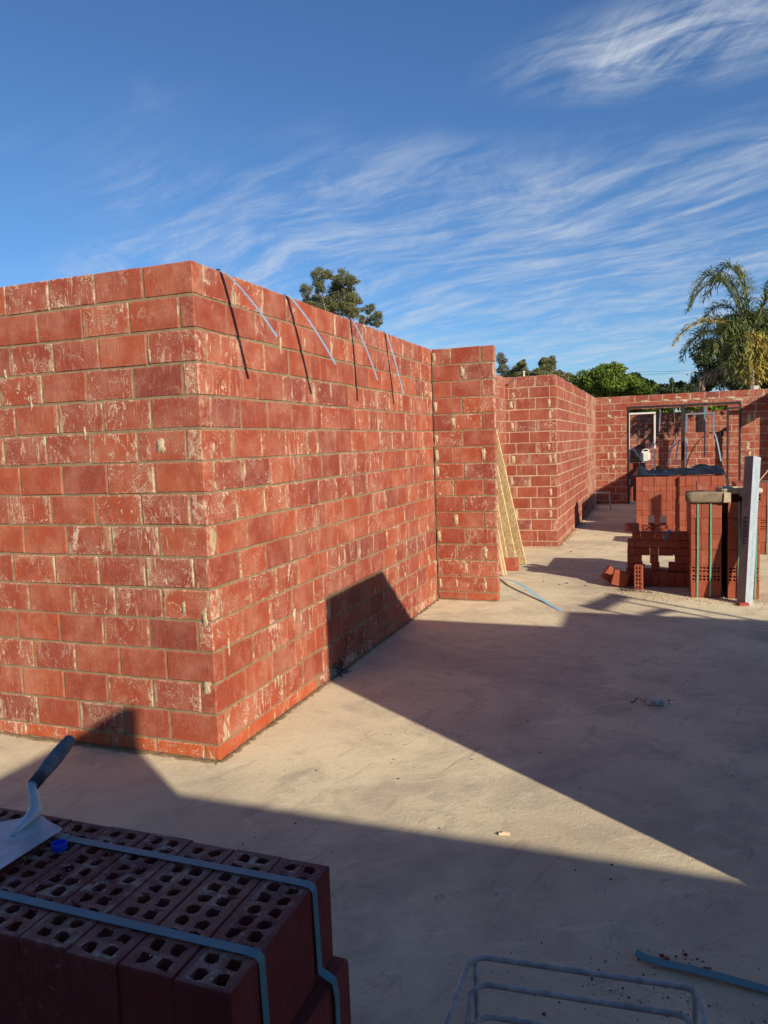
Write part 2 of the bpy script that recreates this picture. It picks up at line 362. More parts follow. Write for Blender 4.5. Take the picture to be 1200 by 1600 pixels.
# ------------------------------------------------------------------ brick walls
HT = 2.666
def rows_from_top(H=HT):
    """(z0, height, parity) for each course, first is the top one; the last a half course"""
    out = []; k = 0
    while True:
        z1 = H-.172*k
        if z1-.162 < .09: break
        out.append((z1-.162, .162, k)); k += 1
    out.append((.010, z1-.020 if z1 < .172 else .152, k)) if False else out.append((.010, max(.05, z1-.010), k))
    return out
def leg(pieces, o, ang, length, starts=(0, .10), H=HT, skip=None, closer=None, orange=False, inward=1, layout=None, clip=None, fill=False):
    """bricks of one straight wall leg. o: corner on the visible face, ang: direction, the wall's body lies to the left (inward=1)"""
    c, s = math.cos(ang), math.sin(ang); nx, ny = -s*inward, c*inward
    for z0, h, k in rows_from_top(H):
        x = starts[k % 2]; first = True; ci = 0
        if fill and x > .05 and not (clip and any(q[0] < x/2 < q[1] and q[2] < z0+h/2 < q[3] for q in clip)):
            pieces.append(((o[0]+c*(x-.01)/2+nx*.045, o[1]+s*(x-.01)/2+ny*.045, z0+h/2), ang, x-.01, h, k, False))
        lay = list(layout[k % 2]) if layout else None
        while x < length-.02:
            L = .305
            if lay is not None:
                if not lay: break
                L = lay.pop(0)
            elif closer:
                for q, (cx, cl) in enumerate(closer):
                    if ci == q and x > cx+.12*(k % 3)/2: L = cl+.03*((k*7) % 3)/2; ci += 1; break
            if x+L > length: L = length-x
            if length-(x+L) < .07 and lay is None: L = length-x
            mid = x+L/2; zc = z0+h/2
            if clip:
                for h0, h1, hz0, hz1 in clip:
                    if z0+h/2 > hz0 and z0+h/2 < hz1:
                        a_, b_ = x, x+L
                        if a_ >= h0-.001 and b_ <= h1+.001: L = 0; x += b_-a_; break
                        if a_ < h0 < b_: L = h0-a_
                        elif a_ < h1 < b_: x = h1; L = b_-h1
                mid = x+L/2
            if L > .03 and not (skip and skip(mid, zc, k, x, x+L)):
                jx = random.gauss(0, .0012)
                pieces.append(((o[0]+c*mid+nx*(.045+max(-.002, min(.002, random.gauss(0, .0012)))), o[1]+s*mid+ny*(.045+max(-.002, min(.002, random.gauss(0, .0012)))), zc+random.gauss(0, .0008)),
                               ang+max(-.006, min(.006, random.gauss(0, .003))), L, h, k, orange and h < .15 and z0 < .05))
            x += L+.010
def build_bricks(root, pieces, mat, cap=300, near=True):
    loc = Vector(root.location)
    def sz(p):
        q = Vector(p[0])-CAM; return -(p[2]*p[3])/(q.length**2)
    def vis(p):
        q = Vector(p[0])-CAM; d = q.dot(fw)
        if d < .2: return False
        return abs(q.dot(r2)/d*F) < 660 and abs(q.dot(u2)/d*F) < 860
    vp = sorted([p for p in pieces if vis(p)], key=sz); rest = vp[cap:]+[p for p in pieces if not vis(p)]
    for p in vp[:cap]:
        m = ORANGE if p[5] else mat
        put(block(p[2], p[3], .09, m, random.randrange(4)), root, Vector(p[0])-loc, p[1])
    if rest:
        mb = MB()
        for p in rest:
            mb.box(Vector(p[0])-loc, (p[2]-.001, .0895, p[3]-.001), Matrix.Rotation(p[1], 3, 'Z'))
        o = mb.obj('brick_rows', mat, root); o['kind'] = 'stuff'
def core(root, boxes, mat):
    """mortar between the bricks: slightly recessed core boxes (p0, p1)"""
    mb = MB(); l = root.location
    for p0, p1 in boxes: mb.b2([a-b for a, b in zip(p0, l)], [a-b for a, b in zip(p1, l)])
    return mb.obj('mortar', mat, root)
def smears(root, specs, mat=SMEAR, name='mortar_smear'):
    """thin irregular daubs of mortar on a wall face; spec: point, face direction (tangent, normal), w, h"""
    mb = MB(); l = Vector(root.location)
    for (p, tdir, nrm, wd, hh, sd_) in specs:
        rr = random.Random(sd_); n = 26; T = Vector(tdir); N = Vector(nrm); p = Vector(p)-l; ring = []; ring2 = []
        for i in range(n):
            a = 2*math.pi*i/n; k = rr.uniform(.62, 1.12); ca, sa = math.cos(a), math.sin(a); ca = math.copysign(abs(ca)**.5, ca); sa = math.copysign(abs(sa)**.6, sa)
            q = p+T*(ca*wd/2*k)+Vector((0, 0, 1))*(sa*hh/2*min(k, 1))
            ring.append(q+N*(-.004)); ring2.append(q+N*.0012+(p-q)*.05)
        b = ring+ring2+[p+N*.0018]
        fs = [(i, (i+1) % n, n+(i+1) % n, n+i) for i in range(n)]+[(n+i, n+(i+1) % n, 2*n) for i in range(n)]
        mb.add(b, fs)
    o = mb.obj(name, mat, root, smooth=True); o['kind'] = 'stuff'; return o

# ---- main wall (two legs meeting at the near corner)
wall = empty('brick_wall', (0, 0, 0), label='tall red brick wall with a sharp near corner and steel ties along its top', cat='wall')
pc = []
leg(pc, (0, 0), math.pi, 1.90, (0, .10), orange=True, inward=-1)          # left leg, face looks to -Y
leg(pc, (0, 0), math.pi/2, 4.305, (.10, 0), orange=True, inward=1, closer=[(1.02, .12)],
    skip=lambda m, z, k, a, b: k == 15 and 1.30 < m < 1.75)
# short base bricks beside the open weep hole
for yc, L in ((1.40, .20), (1.82, .10)): pc.append(((-.045, yc, .046), math.pi/2, L, .076, 15, False))
build_bricks(wall, pc, RED)
core(wall, [((-1.898, .0045, .001), (-.0045, .0855, HT-.004)), ((-.0856, .0865, .001), (-.0045, 1.53, HT-.004)), ((-.0856, 1.5302, .10), (-.0045, 1.75, HT-.004)), ((-.0856, 1.7502, .001), (-.0045, 4.305, HT-.004))], MORTAR)
rs = random.Random(5); sp = []
for i in range(16):
    y = .1+4.1*rs.random(); z = .08+2.4*rs.random(); sp.append(((0, y, z), (0, 1, 0), (1, 0, 0), rs.uniform(.012, .04), rs.uniform(.03, .12), i))
for i in range(6):
    x = -.05-1.35*rs.random(); z = .1+2.2*rs.random(); sp.append(((x, 0, z), (1, 0, 0), (0, -1, 0), rs.uniform(.012, .04), rs.uniform(.03, .11), 50+i))
for i in range(12):
    y = 3.9+.38*rs.random(); z = .05+2.5*rs.random(); sp.append(((0, y, z), (0, 1, 0), (1, 0, 0), rs.uniform(.02, .05), rs.uniform(.06, .16), 150+i))
sp += [((-.045, 0, .80), (1, 0, 0), (0, -1, 0), .035, .13, 71), ((-.055, 0, .42), (1, 0, 0), (0, -1, 0), .06, .12, 72), ((-.26, 0, 1.73), (1, 0, 0), (0, -1, 0), .06, .09, 73)]
smears(wall, sp)

# ---- pier / return wall at the end
pier = empty('brick_pier', (0, 4.317, 0), label='short red brick return wall standing at the far end of the tall corner wall', cat='wall')
pc = []
leg(pc, (.008, 4.317), 0, .651, (0, 0), layout=((.200, .305, .126), (.31, .331)))
build_bricks(pier, pc, RED)
core(pier, [((.002, 4.3215, .001), (.6545, 4.4025, HT-.004))], MORTAR)
sp = []
for z0, h, k in rows_from_top():
    for x in ((.213, .528) if k % 2 == 0 else (.323,)):
        if rs.random() < .5: sp.append(((x+rs.uniform(-.012, .012), 4.317, z0+h/2), (1, 0, 0), (0, -1, 0), rs.uniform(.03, .06), rs.uniform(.10, .155), int(k*9+x*10)))
    if rs.random() < .5: sp.append(((.03, 4.317, z0+h/2), (1, 0, 0), (0, -1, 0), rs.uniform(.03, .06), rs.uniform(.10, .16), 300+k))
smears(pier, sp)

# ---- wall running on behind the pier
def plain_wall(name, label, x0, y0, x1, y1, H=HT, mat=FAR, cap=0, holes=(), parity=(0, .10), mort=MORTARF, **kw):
    """wall whose visible face runs from (x0,y0) to (x1,y1), body to the left of that direction"""
    r = empty(name, (x0, y0, 0), label=label, cat='wall')
    L = math.hypot(x1-x0, y1-y0); a = math.atan2(y1-y0, x1-x0); pcs = []
    def sk(m_, z_, k, s0, s1):
        return any(s1 > h0-.0+.02 and s0 < h1-.02 and z_ > hz0-.001 and z_ < hz1 for h0, h1, hz0, hz1 in holes)
    leg(pcs, (x0, y0), a, L, parity, H=H, clip=holes, fill=True, **kw)
    build_bricks(r, pcs, mat, cap)
    M = Matrix.Rotation(a, 3, 'Z'); mb = MB()
    cuts = sorted(set([.003, L-.003]+[c for h in holes for c in h[:2]]))
    for s0, s1 in zip(cuts[:-1], cuts[1:]):
        mid = (s0+s1)/2; zs = [(.001, H-.004)]
        for h in holes:
            if h[0] < mid < h[1]:
                zs = [q for q in ((zs[0][0], h[2]), (h[3], zs[0][1])) if q[1]-q[0] > .02]
        for z0, z1 in zs: mb.box(M@Vector((mid, .045, (z0+z1)/2)), (s1-s0, .081, z1-z0), M)
    mb.obj('mortar', mort, r)
    return r
plain_wall('brick_wall', 'hidden red brick wall carrying on behind the return wall', 0, 4.42, 0, 8.40)

# ---- second block of wall (middle distance) with its corner at (.773, 8.413)
w2 = empty('brick_wall', (.773, 8.413, 0), label='middle distance red brick wall with pale joints turning a corner beside the strand boards', cat='wall')
pc = []
tooth = lambda m, z, k, a, b: (k == 0 and a > .94) or (k == 1 and a > 1.2)
leg(pc, (.773, 8.413), math.pi, 1.30, (0, .10), inward=-1, skip=tooth, orange=False)
leg(pc, (.773, 8.413), math.pi/2, 7.68, (.10, 0), inward=1)
build_bricks(w2, pc, FAR, 300)
core(w2, [((-.52, 8.4165, .001), (.7695, 8.4985, 2.49)), ((-.12, 8.4175, 2.4902), (.7695, 8.4975, HT-.004)), ((.687, 8.4988, .001), (.7695, 16.09, HT-.004))], MORTARF)
sp = []
for z0, h, k in rows_from_top():
    if k > 1 and rs.random() < .6: sp.append(((.773-.10-.02*rs.random(), 8.413, z0+h/2), (1, 0, 0), (0, -1, 0), .05, .15, 900+k))
    if rs.random() < .6: sp.append(((.773-.62-.1*rs.random(), 8.413, z0+h/2), (1, 0, 0), (0, -1, 0), .07, .15, 930+k))
smears(w2, sp)

# ---- end wall with the wide opening
w3 = plain_wall('brick_wall', 'red brick end wall with a wide steel framed doorway behind the brick packs', .773, 16.1, 4.81, 16.1,
                holes=((.757, 3.294, -.1, 2.408),), cap=300, parity=(0, .16))
mb = MB()
x = 1.40
while x < 4.2:                                       # half course over the lintel
    L = min(.305, 4.22-x); mb.box((x+L/2-.773, .0435, 2.456), (L, .089, .076)); x += L+.01
mb.obj('lintel_course', FAR, w3)
fr = MB(); fr.b2((.757, -.012, 2.36), (3.294, .10, 2.404)); fr.obj('steel_lintel', BLACK, w3)
for xx in (.760, 3.262): fr = MB(); fr.b2((xx, -.012, .0), (xx+.035, .10, 2.358)); fr.obj('door_jamb', BLACK, w3)
mb = MB(); mb.b2((1.99, -.02, 0), (2.07, .06, 2.357)); mb.obj('mullion', BLACK, w3)
sp = []
for i in range(7): sp.append(((.95+.5*rs.random(), 16.1, .7+1.9*rs.random()), (1, 0, 0), (0, -1, 0), rs.uniform(.05, .12), rs.uniform(.08, .22), 700+i))
for i in range(10): sp.append(((1.5+3*rs.random(), 16.1, 2.44+.15*rs.random()), (1, 0, 0), (0, -1, 0), rs.uniform(.15, .3), rs.uniform(.03, .08), 740+i))
for i in range(6): sp.append(((4.2+.15*rs.random(), 16.1, .9+1.7*rs.random()), (1, 0, 0), (0, -1, 0), rs.uniform(.04, .1), rs.uniform(.1, .25), 770+i))
smears(w3, sp)
# ---- walls seen through the opening
plain_wall('brick_wall', 'unfinished chest high red brick wall seen through the wide doorway', 2.25, 18.0, 3.92, 18.0, H=1.72, cap=120, holes=((0, .60, 1.55, 3),))
plain_wall('brick_wall', 'farthest red brick wall closing the view through the doorway', .6, 23.5, 6.4, 23.5, H=2.42, cap=300)
plain_wall('brick_wall', 'narrow brick wall piece at the right behind the doorway', 3.93, 18.0, 4.6, 18.0, H=2.40, cap=60)
plain_wall('brick_wall', 'brick cross wall standing in the far room', 3.42, 22.3, 3.42, 18.9, H=2.42)
plain_wall('brick_wall', 'brick side wall of the far room', 5.6, 23.4, 5.6, 18.3, H=2.6)
# ---- walls of the rooms behind and right of the camera (they throw the big shadows)
plain_wall('brick_wall', 'brick wall right of the camera, up to the first doorway', 3.57, -3.02, 3.57, -9.0, inward=1)
plain_wall('brick_wall', 'short brick wall piece between the two doorways on the right', 3.57, .04, 3.57, -1.14)
plain_wall('brick_wall', 'brick wall running off to the right from the doorway', 6.028, .04, 3.661, .04)
plain_wall('brick_wall', 'brick wall piece stepping back on the right', 6.03, .645, 6.03, -.05)
plain_wall('brick_wall', 'long brick wall far to the right', 11.5, .645, 6.122, .645)
plain_wall('brick_wall', 'brick wall behind the camera to the right', 9.5, -3.72, 3.68, -3.72)
plain_wall('brick_wall', 'brick wall on the right beside the end wall', 4.81, 16.0, 4.81, 9.4, holes=((.15, 1.5, -.1, 2.27),))
plain_wall('brick_wall', 'brick wall closing the room behind the camera', 3.5, -6.2, -1.5, -6.2)

# ------------------------------------------------------------------ setting
g_ = MB(); N = 1
g_.add([(-800, -800, -.16), (800, -800, -.16), (800, 1200, -.16), (-800, 1200, -.16)], [(0, 1, 2, 3)])
g_.obj('ground', EARTH, kind='structure')
sb = MB(); sb.b2((-9, -8, -.155), (12.5, 27, 0)); sb.obj('concrete_slab', SLAB, kind='structure')

# mortar crumbs and fillets along wall bases, pebbles, grit
def crumbs(name, label, cat, gen, n, mat, seed, rmin, rmax, loc):
    rr = random.Random(seed); mb = MB()
    for i in range(n):
        x, y = gen(rr); r = rr.uniform(rmin, rmax)*rr.choice((.5, .7, 1))
        mb.rock((x-loc[0], y-loc[1], r*.25), r, (1, 1, .55), rr.random())
    o = mb.obj(name, mat, loc=(loc[0], loc[1], 0)); tag(o, label, cat, kind='stuff'); return o
crumbs('mortar_crumbs', 'pale mortar crumbs scattered along the foot of the near corner wall', 'crumbs',
       lambda r: ((abs(r.gauss(0, .035))+.003, r.uniform(-.02, 1.45)) if r.random() < .62 else (r.uniform(-1.6, .03), -abs(r.gauss(0, .03))-.003)), 900, MORTARF, 1, .002, .007, (0, 0))
crumbs('mortar_crumbs', 'pale mortar crumbs along the foot of the middle distance wall', 'crumbs',
       lambda r: (.776+abs(r.gauss(0, .05)), r.uniform(8.35, 15)) if r.random() < .7 else (r.uniform(-.2, .8), 8.40-abs(r.gauss(0, .04))), 700, MORTARF, 2, .006, .02, (.8, 9))
crumbs('gravel', 'gravel and broken mortar lying in front of the brick packs', 'gravel',
       lambda r: (r.uniform(1.7, 3.6), 4.95+r.gauss(0, .18)-.12*(r.random())), 1300, MORTARF, 3, .003, .013, (2.6, 4.9))
crumbs('debris', 'dark crumbs and chips littering the shaded slab', 'debris',
       lambda r: (r.uniform(.3, 3.4), r.uniform(-1.6, 4.5)), 260, DARKR, 4, .002, .007, (1.5, 1))
crumbs('debris', 'dark crumbs strewn on the slab under the wire trestle', 'debris',
       lambda r: (2.12+r.gauss(0, .22), -1.18+r.gauss(0, .16)), 230, DARKR, 5, .0015, .005, (2, -1.2))
crumbs('debris', 'clods scattered on the sunlit slab of the passage', 'debris',
       lambda r: (r.uniform(.85, 2.0), r.uniform(5.3, 9.8)), 70, DARKR, 6, .006, .016, (1.3, 7))
crumbs('brick_chips', 'small red brick chips beside the blue strap on the slab', 'brick chips',
       lambda r: (2.30+r.gauss(0, .05), -.93+r.gauss(0, .025)), 26, REDCHIP, 8, .003, .012, (2.3, -.93))
crumbs('mortar_droppings', 'pale mortar droppings scattered over the near slab', 'crumbs',
       lambda r: (r.uniform(.2, 3.2), r.uniform(-1.7, 3.6)), 230, STONE, 21, .002, .008, (1.5, 1))
crumbs('debris', 'dark grit gathered on the sunlit slab near the corner', 'debris',
       lambda r: (.95+r.gauss(0, .20), .75+r.gauss(0, .12)), 90, DARKR, 22, .0015, .005, (.95, .75))
crumbs('brick_chips', 'tiny red brick chips on the shaded slab inside the trestle', 'brick chips',
       lambda r: (r.uniform(1.85, 2.3), r.uniform(-1.6, -1.2)), 9, REDCHIP, 23, .004, .010, (2.1, -1.4))
# mortar droppings fillet at the wall foot
def fillet(parent, pts, nrm, seed, wid=.03, mat=MORTAR):
    rr = random.Random(seed); mb = MB(); vs = []; N_ = Vector(nrm); l = Vector(parent.location)
    for p in pts:
        p = Vector(p)-l; k = wid*rr.uniform(.4, 1.3)
        vs += [p+N_*-.004, p+N_*.001+Vector((0, 0, .012*rr.uniform(.5, 1.3))), p+N_*k+Vector((0, 0, .0012))]
    n = len(pts); fs = []
    for i in range(n-1):
        fs += [(3*i, 3*i+3, 3*i+4, 3*i+1), (3*i+1, 3*i+4, 3*i+5, 3*i+2)]
    mb.add(vs, fs); o = mb.obj('mortar_fillet', mat, parent, smooth=True); return o
fillet(wall, [(0, y*.03-.0, 0) for y in range(0, 144)], (1, 0, 0), 1)
fillet(wall, [(-x*.03, 0, 0) for x in range(0, 60)], (0, -1, 0), 2, mat=MORTAR)
fillet(pier, [(x*.03, 4.317, 0) for x in range(0, 22)], (0, -1, 0), 3, .015)
fillet(w2, [(.773, 8.41+.08*y, 0) for y in range(0, 90)], (1, 0, 0), 4, .07, MORTARF)

# ------------------------------------------------------------------ cored bricks
PALECUT = brick_mat('pale_cut_face', (.25, .062, .050), (.20, .046, .040), (.15, .038, .036), lime=.7, striate=.2, dust=.30, endk=.2)
CB = {}
def cored(L=.314, Wd=.0908, Hh=.162, nx=2, ny=10, mat=DARKB, var=0, depth=.12):
    """brick with nx x ny perforations in its top; L along y, Wd along x"""
    key = (L, Wd, Hh, nx, ny, mat.name, var)
    if key in CB: return CB[key]
    rr = random.Random(var*31+5); mb = MB()
    mx, my = .010, .008; cw = (Wd-2*mx)/nx; cl = (L-2*my)/ny
    xs = [-Wd/2+mx+i*cw for i in range(nx+1)]; ys = [-L/2+my+j*cl for j in range(ny+1)]; z = Hh/2
    hx, hy = cw*.31, cl*.35
    def rim(x0, x1, y0, y1): mb.add([(x0, y0, z), (x1, y0, z), (x1, y1, z), (x0, y1, z)], [(0, 1, 2, 3)])
    for i in range(nx):
        for j in range(ny):
            cx = (xs[i]+xs[i+1])/2+rr.uniform(-.001, .001); cy = (ys[j]+ys[j+1])/2+rr.uniform(-.001, .001)
            outer = [(xs[i], ys[j]), (cx, ys[j]), (xs[i+1], ys[j]), (xs[i+1], cy), (xs[i+1], ys[j+1]), (cx, ys[j+1]), (xs[i], ys[j+1]), (xs[i], cy)]
            inner = []
            for k in range(8):
                a = math.radians(-135+45*k); c_, s_ = math.cos(a), math.sin(a); q = 1.18 if k % 2 == 0 else 1.0
                inner.append((cx+c_*hx*q*rr.uniform(.82, 1.15), cy+s_*hy*q*rr.uniform(.82, 1.15)))
            vs = [(a, b, z) for a, b in outer]+[(a, b, z-rr.uniform(-.0016, .0032)) for a, b in inner]+[(cx+(a-cx)*.9, cy+(b-cy)*.9, z-depth) for a, b in inner]
            fs = [(k, (k+1) % 8, 8+(k+1) % 8, 8+k) for k in range(8)]+[(8+k, 8+(k+1) % 8, 16+(k+1) % 8, 16+k) for k in range(8)]+[tuple(range(16, 24))]
            mb.add(vs, fs)
    x0, x1, y0, y1 = -Wd/2, Wd/2, -L/2, L/2; c = .002
    zz = z-c
    mb.add([(xs[0], ys[0], z), (xs[-1], ys[0], z), (xs[-1], ys[-1], z), (xs[0], ys[-1], z),
            (x0+c, y0+c, z), (x1-c, y0+c, z), (x1-c, y1-c, z), (x0+c, y1-c, z),
            (x0, y0, zz), (x1, y0, zz), (x1, y1, zz), (x0, y1, zz), (x0, y0, -z), (x1, y0, -z), (x1, y1, -z), (x0, y1, -z)],
           [(4, 5, 1, 0), (5, 6, 2, 1), (6, 7, 3, 2), (7, 4, 0, 3), (8, 9, 5, 4), (9, 10, 6, 5), (10, 11, 7, 6), (11, 8, 4, 7),
            (12, 13, 9, 8), (13, 14, 10, 9), (14, 15, 11, 10), (15, 12, 8, 11), (15, 14, 13, 12)])
    me = mb.mesh('brick', mat); CB[key] = me
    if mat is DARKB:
        me.materials.append(PALECUT)  # upward faces take a paler brick colour than the sides
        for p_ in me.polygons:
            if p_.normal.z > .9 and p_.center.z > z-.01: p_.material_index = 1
    return me

# ---- foreground pack with blue straps
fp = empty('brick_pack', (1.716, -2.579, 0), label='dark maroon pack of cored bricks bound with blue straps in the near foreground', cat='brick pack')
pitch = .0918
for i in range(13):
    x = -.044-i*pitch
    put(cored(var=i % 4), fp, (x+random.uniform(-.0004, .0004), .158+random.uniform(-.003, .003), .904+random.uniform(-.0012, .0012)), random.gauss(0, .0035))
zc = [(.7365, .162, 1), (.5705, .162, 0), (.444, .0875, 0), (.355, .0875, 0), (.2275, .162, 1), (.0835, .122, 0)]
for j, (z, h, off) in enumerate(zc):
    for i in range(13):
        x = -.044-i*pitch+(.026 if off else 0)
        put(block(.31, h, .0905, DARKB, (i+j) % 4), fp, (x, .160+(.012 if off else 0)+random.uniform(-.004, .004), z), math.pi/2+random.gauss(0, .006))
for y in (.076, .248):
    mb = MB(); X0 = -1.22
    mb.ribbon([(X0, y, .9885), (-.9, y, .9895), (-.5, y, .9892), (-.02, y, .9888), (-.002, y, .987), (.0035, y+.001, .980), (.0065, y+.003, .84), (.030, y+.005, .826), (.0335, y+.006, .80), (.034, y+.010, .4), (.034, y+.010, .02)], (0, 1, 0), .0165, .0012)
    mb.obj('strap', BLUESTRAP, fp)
mb = MB(); mb.ribbon([(-.60, .2490, .9905), (-.54, .2490, .9910), (-.50, .2490, .9903)], (0, 1, 0), .0185, .0016); mb.obj('strap_seal', BLUESTRAP, fp)
o = crumbs('mortar_dust', 'grey mortar crumbs stuck on the cored tops of the foreground pack', 'crumbs',
       lambda r: (1.28+r.gauss(0, .10), -2.30-abs(r.gauss(0, .12))) if r.random() < .6 else (r.uniform(.8, 1.72), r.uniform(-2.56, -2.28)), 260, PIPE, 9, .0006, .0022, (1.3, -2.4))
o.location.z = .986

# ---- trowel
tr = empty('trowel', (1.10, -2.36, .99), label='steel bricklaying trowel with a grey ringed grip lying on the strapped cored bricks', cat='trowel')
ax = Vector((.20, -.98, 0)).normalized(); pr = Vector((ax.y, -ax.x, 0))   # pr points to -x side
nk = Vector((1.115, -2.300, .997))
def T3(a, b, z): return (nk+ax*a+pr*b+Vector((0, 0, z)))-Vector(tr.location)
outl = [(0, -.012), (.014, -.030), (.040, -.078), (.050, -.080), (.060, -.076), (.29, -.020), (.30, 0), (.29, .020), (.060, .076), (.050, .080), (.040, .078), (.014, .030), (0, .012)]
mb = MB(); n = len(outl)
mb.add([T3(a, b, .006-.01*a) for a, b in outl]+[T3(a, b, .0045-.01*a) for a, b in outl], [tuple(range(n)), tuple(range(2*n-1, n-1, -1))]+[(i, n+i, n+(i+1) % n, (i+1) % n) for i in range(n)])
mb.obj('blade', BLADE, tr)
bend = Vector((1.094, -2.287, 1.052)); hend = Vector((1.078, -2.160, 1.098))
lc = Vector(tr.location); d = (hend-bend).normalized()
mb = MB(); mb.tube([T3(.075, 0, .006), T3(.03, 0, .010), T3(.006, 0, .016), nk+Vector((-.003, .001, .026))-lc, nk+Vector((-.010, .006, .046))-lc, bend-d*.002-lc, bend+d*.03-lc], [.003, .010, .0125, .0105, .0092, .0092, .008], 12)
mb.obj('shank', BLADE, tr, smooth=True)
mb = MB(); pts = []; rad = []
Lh = (hend-bend).length; 
for i in range(61):
    u = i/60; pts.append(bend+d*(.012+u*(Lh-.012))-lc)
    r = .0108+.0048*math.sin(min(1, u*1.1)*math.pi*.85); r -= .0012*(1 if (i % 6) < 1 else 0) if .15 < u < .95 else 0
    if u > .96: r *= math.sqrt(max(.05, 1-((u-.96)/.04)**2*.8))
    if u < .05: r *= .8
    rad.append(r)
mb.tube(pts, rad, 14)
GRIP = simple('grey_rubber_grip', (.10, .10, .115), (.20, .19, .19), 60, .6, 0, 80, .001)
mb.obj('handle', GRIP, tr, smooth=True)
mb = MB(); mb.tube([bend+d*.006-lc, bend+d*.030-lc], [.0122, .0132], 12); mb.obj('ferrule', DARKR, tr, smooth=True)

# ---- blue bottle cap
cp = MB(); nC = 24; ro, ri = .0135, .0118; hc = .011; vs = []
for r, z in ((ro, 0), (ro, hc), (ri, hc), (ri, .002)):
    for k in range(nC): vs.append((r*math.cos(2*math.pi*k/nC)*(1.03 if k % 2 else 1), r*math.sin(2*math.pi*k/nC)*(1.03 if k % 2 else 1), z))
fs = [(i*nC+k, i*nC+(k+1) % nC, (i+1)*nC+(k+1) % nC, (i+1)*nC+k) for i in range(3) for k in range(nC)]+[tuple(range(3*nC, 4*nC)), tuple(range(nC-1, -1, -1))]
cp.add(vs, fs); o = cp.obj('bottle_cap', BLUE, loc=(1.226, -2.360, .9865)); o.rotation_euler = (0, 0, .3)
tag(o, 'small bright blue plastic cap beside the trowel blade', 'bottle cap')

# ---- wire trestle at the bottom edge
ts = empty('wire_trestle', (2.08, -1.95, 0), label='grey bent tube trestle frame standing at the bottom edge of the picture', cat='trestle')
lc = Vector(ts.location)
def U(name, xl, xr, yb, z, r, dyl=.45, drop=.0):
    pts = [(xl-.012, yb-dyl, z-drop), (xl-.004, yb-.03, z-.003)]+[(xl+.012, yb-.008, z)]+[(xl+.03, yb, z), (xr-.03, yb+.035*(xr-xl)/.47, z), (xr-.010, yb-.006+.035, z), (xr+.004, yb+.006, z-.003), (xr+.012, yb-dyl, z-drop)]
    mb = MB(); mb.tube([Vector(p)-lc for p in pts], r, 10); return mb.obj(name, PIPE, ts, smooth=True)
U('top_frame', 1.848, 2.322, -1.815, .54, .0064, .50, .03)
U('inner_frame', 1.862, 2.305, -1.845, .50, .0064, .46, .45)
U('lower_frame', 1.875, 2.28, -1.880, .455, .0064, .40, .40)
for x, y, z in ((1.857, -1.825, .535), (2.313, -1.79, .535)):
    mb = MB(); mb.tube([Vector((x, y, z))-lc, Vector((x, y, 0))-lc], .0068, 8); mb.obj('leg', PIPE, ts, smooth=True)
for x, y, z in ((1.84, -2.30, .51), (2.33, -2.26, .51)):
    mb = MB(); mb.tube([Vector((x, y, z))-lc, Vector((x, y, 0))-lc], .0068, 8); mb.obj('leg', PIPE, ts, smooth=True)

# ---- straps lying on the slab
mb = MB(); mb.ribbon([(0, 0, .030), (.03, -.004, .020), (.08, -.008, .016), (.16, -.014, .019), (.26, -.022, .017), (.38, -.032, .012), (.55, -.05, .008), (.9, -.10, .004)], (.15, 1, 0), .034, .0022)
o = mb.obj('strap', BLUESTRAP, loc=(2.172, -.962, 0)); tag(o, 'flat blue strap lying on the shaded slab at the bottom right', 'strap')
mb = MB(); mb.ribbon([(0, 0, .004), (.14, -.22, .030), (.28, -.46, .062), (.43, -.72, .060), (.60, -1.02, .030), (.80, -1.36, .006), (.95, -1.62, .003)], (1, .45, .0), .038, .0015)
o = mb.obj('metal_strap', simple('pale_blue_strap', (.22, .50, .66), (.30, .56, .70), 20, .4, .1, 60, .0004, .5), loc=(.40, 5.62, 0)); tag(o, 'long pale blue steel strap bowing over the slab beside the return wall', 'strap')

# ---- rubble in weep hole, stone chunk, timber chip
rr = random.Random(3); mb = MB()
for i in range(90):
    a = rr.uniform(0, 6.28); q = Vector((abs(rr.gauss(0, .035)), rr.gauss(0, .05), 0)); r = rr.uniform(.006, .014)
    mb.rock((q.x-.01, q.y, max(.004, .045-.9*q.length+rr.uniform(-.01, .02))), r*.62, (1, 1, .8), rr.random())
o = mb.obj('rubble_pile', DARKR, loc=(.0, 1.62, 0)); tag(o, 'small heap of dark rubble spilling out at the foot of the shaded wall', 'rubble', kind='stuff')
mb = MB(); pts = [(-.045, .016, .014), (-.035, .0, .015), (-.01, -.010, .014), (.02, -.008, .012), (.038, .006, .012), (.045, .016, .010)]
mb.tube(pts, [.008, .020, .018, .015, .013, .006], 9)
o = mb.obj('stone_chunk', STONE, smooth=True, loc=(2.216, 1.50, 0)); o.scale = (1.25, 1.25, 1.5); tag(o, 'pale curved mortar chunk alone on the shaded slab', 'rubble')
crumbs('debris', 'dark crumbs around the pale mortar chunk', 'debris', lambda r: (2.20+r.gauss(0, .055), 1.57+r.gauss(0, .03)), 40, DARKR, 12, .004, .012, (2.2, 1.56))
mb = MB(); mb.box((0, 0, .006), (.050, .011, .009), Matrix.Rotation(.35, 3, 'Z')@Matrix.Rotation(.06, 3, 'Y')); mb.box((.006, .002, .013), (.034, .008, .005), Matrix.Rotation(.15, 3, 'Z'))
o = mb.obj('timber_chip', CHIPW, loc=(1.618, -.313, 0), bevel=.001); tag(o, 'small pale splinter of timber on the slab at the shadow edge', 'timber chip')

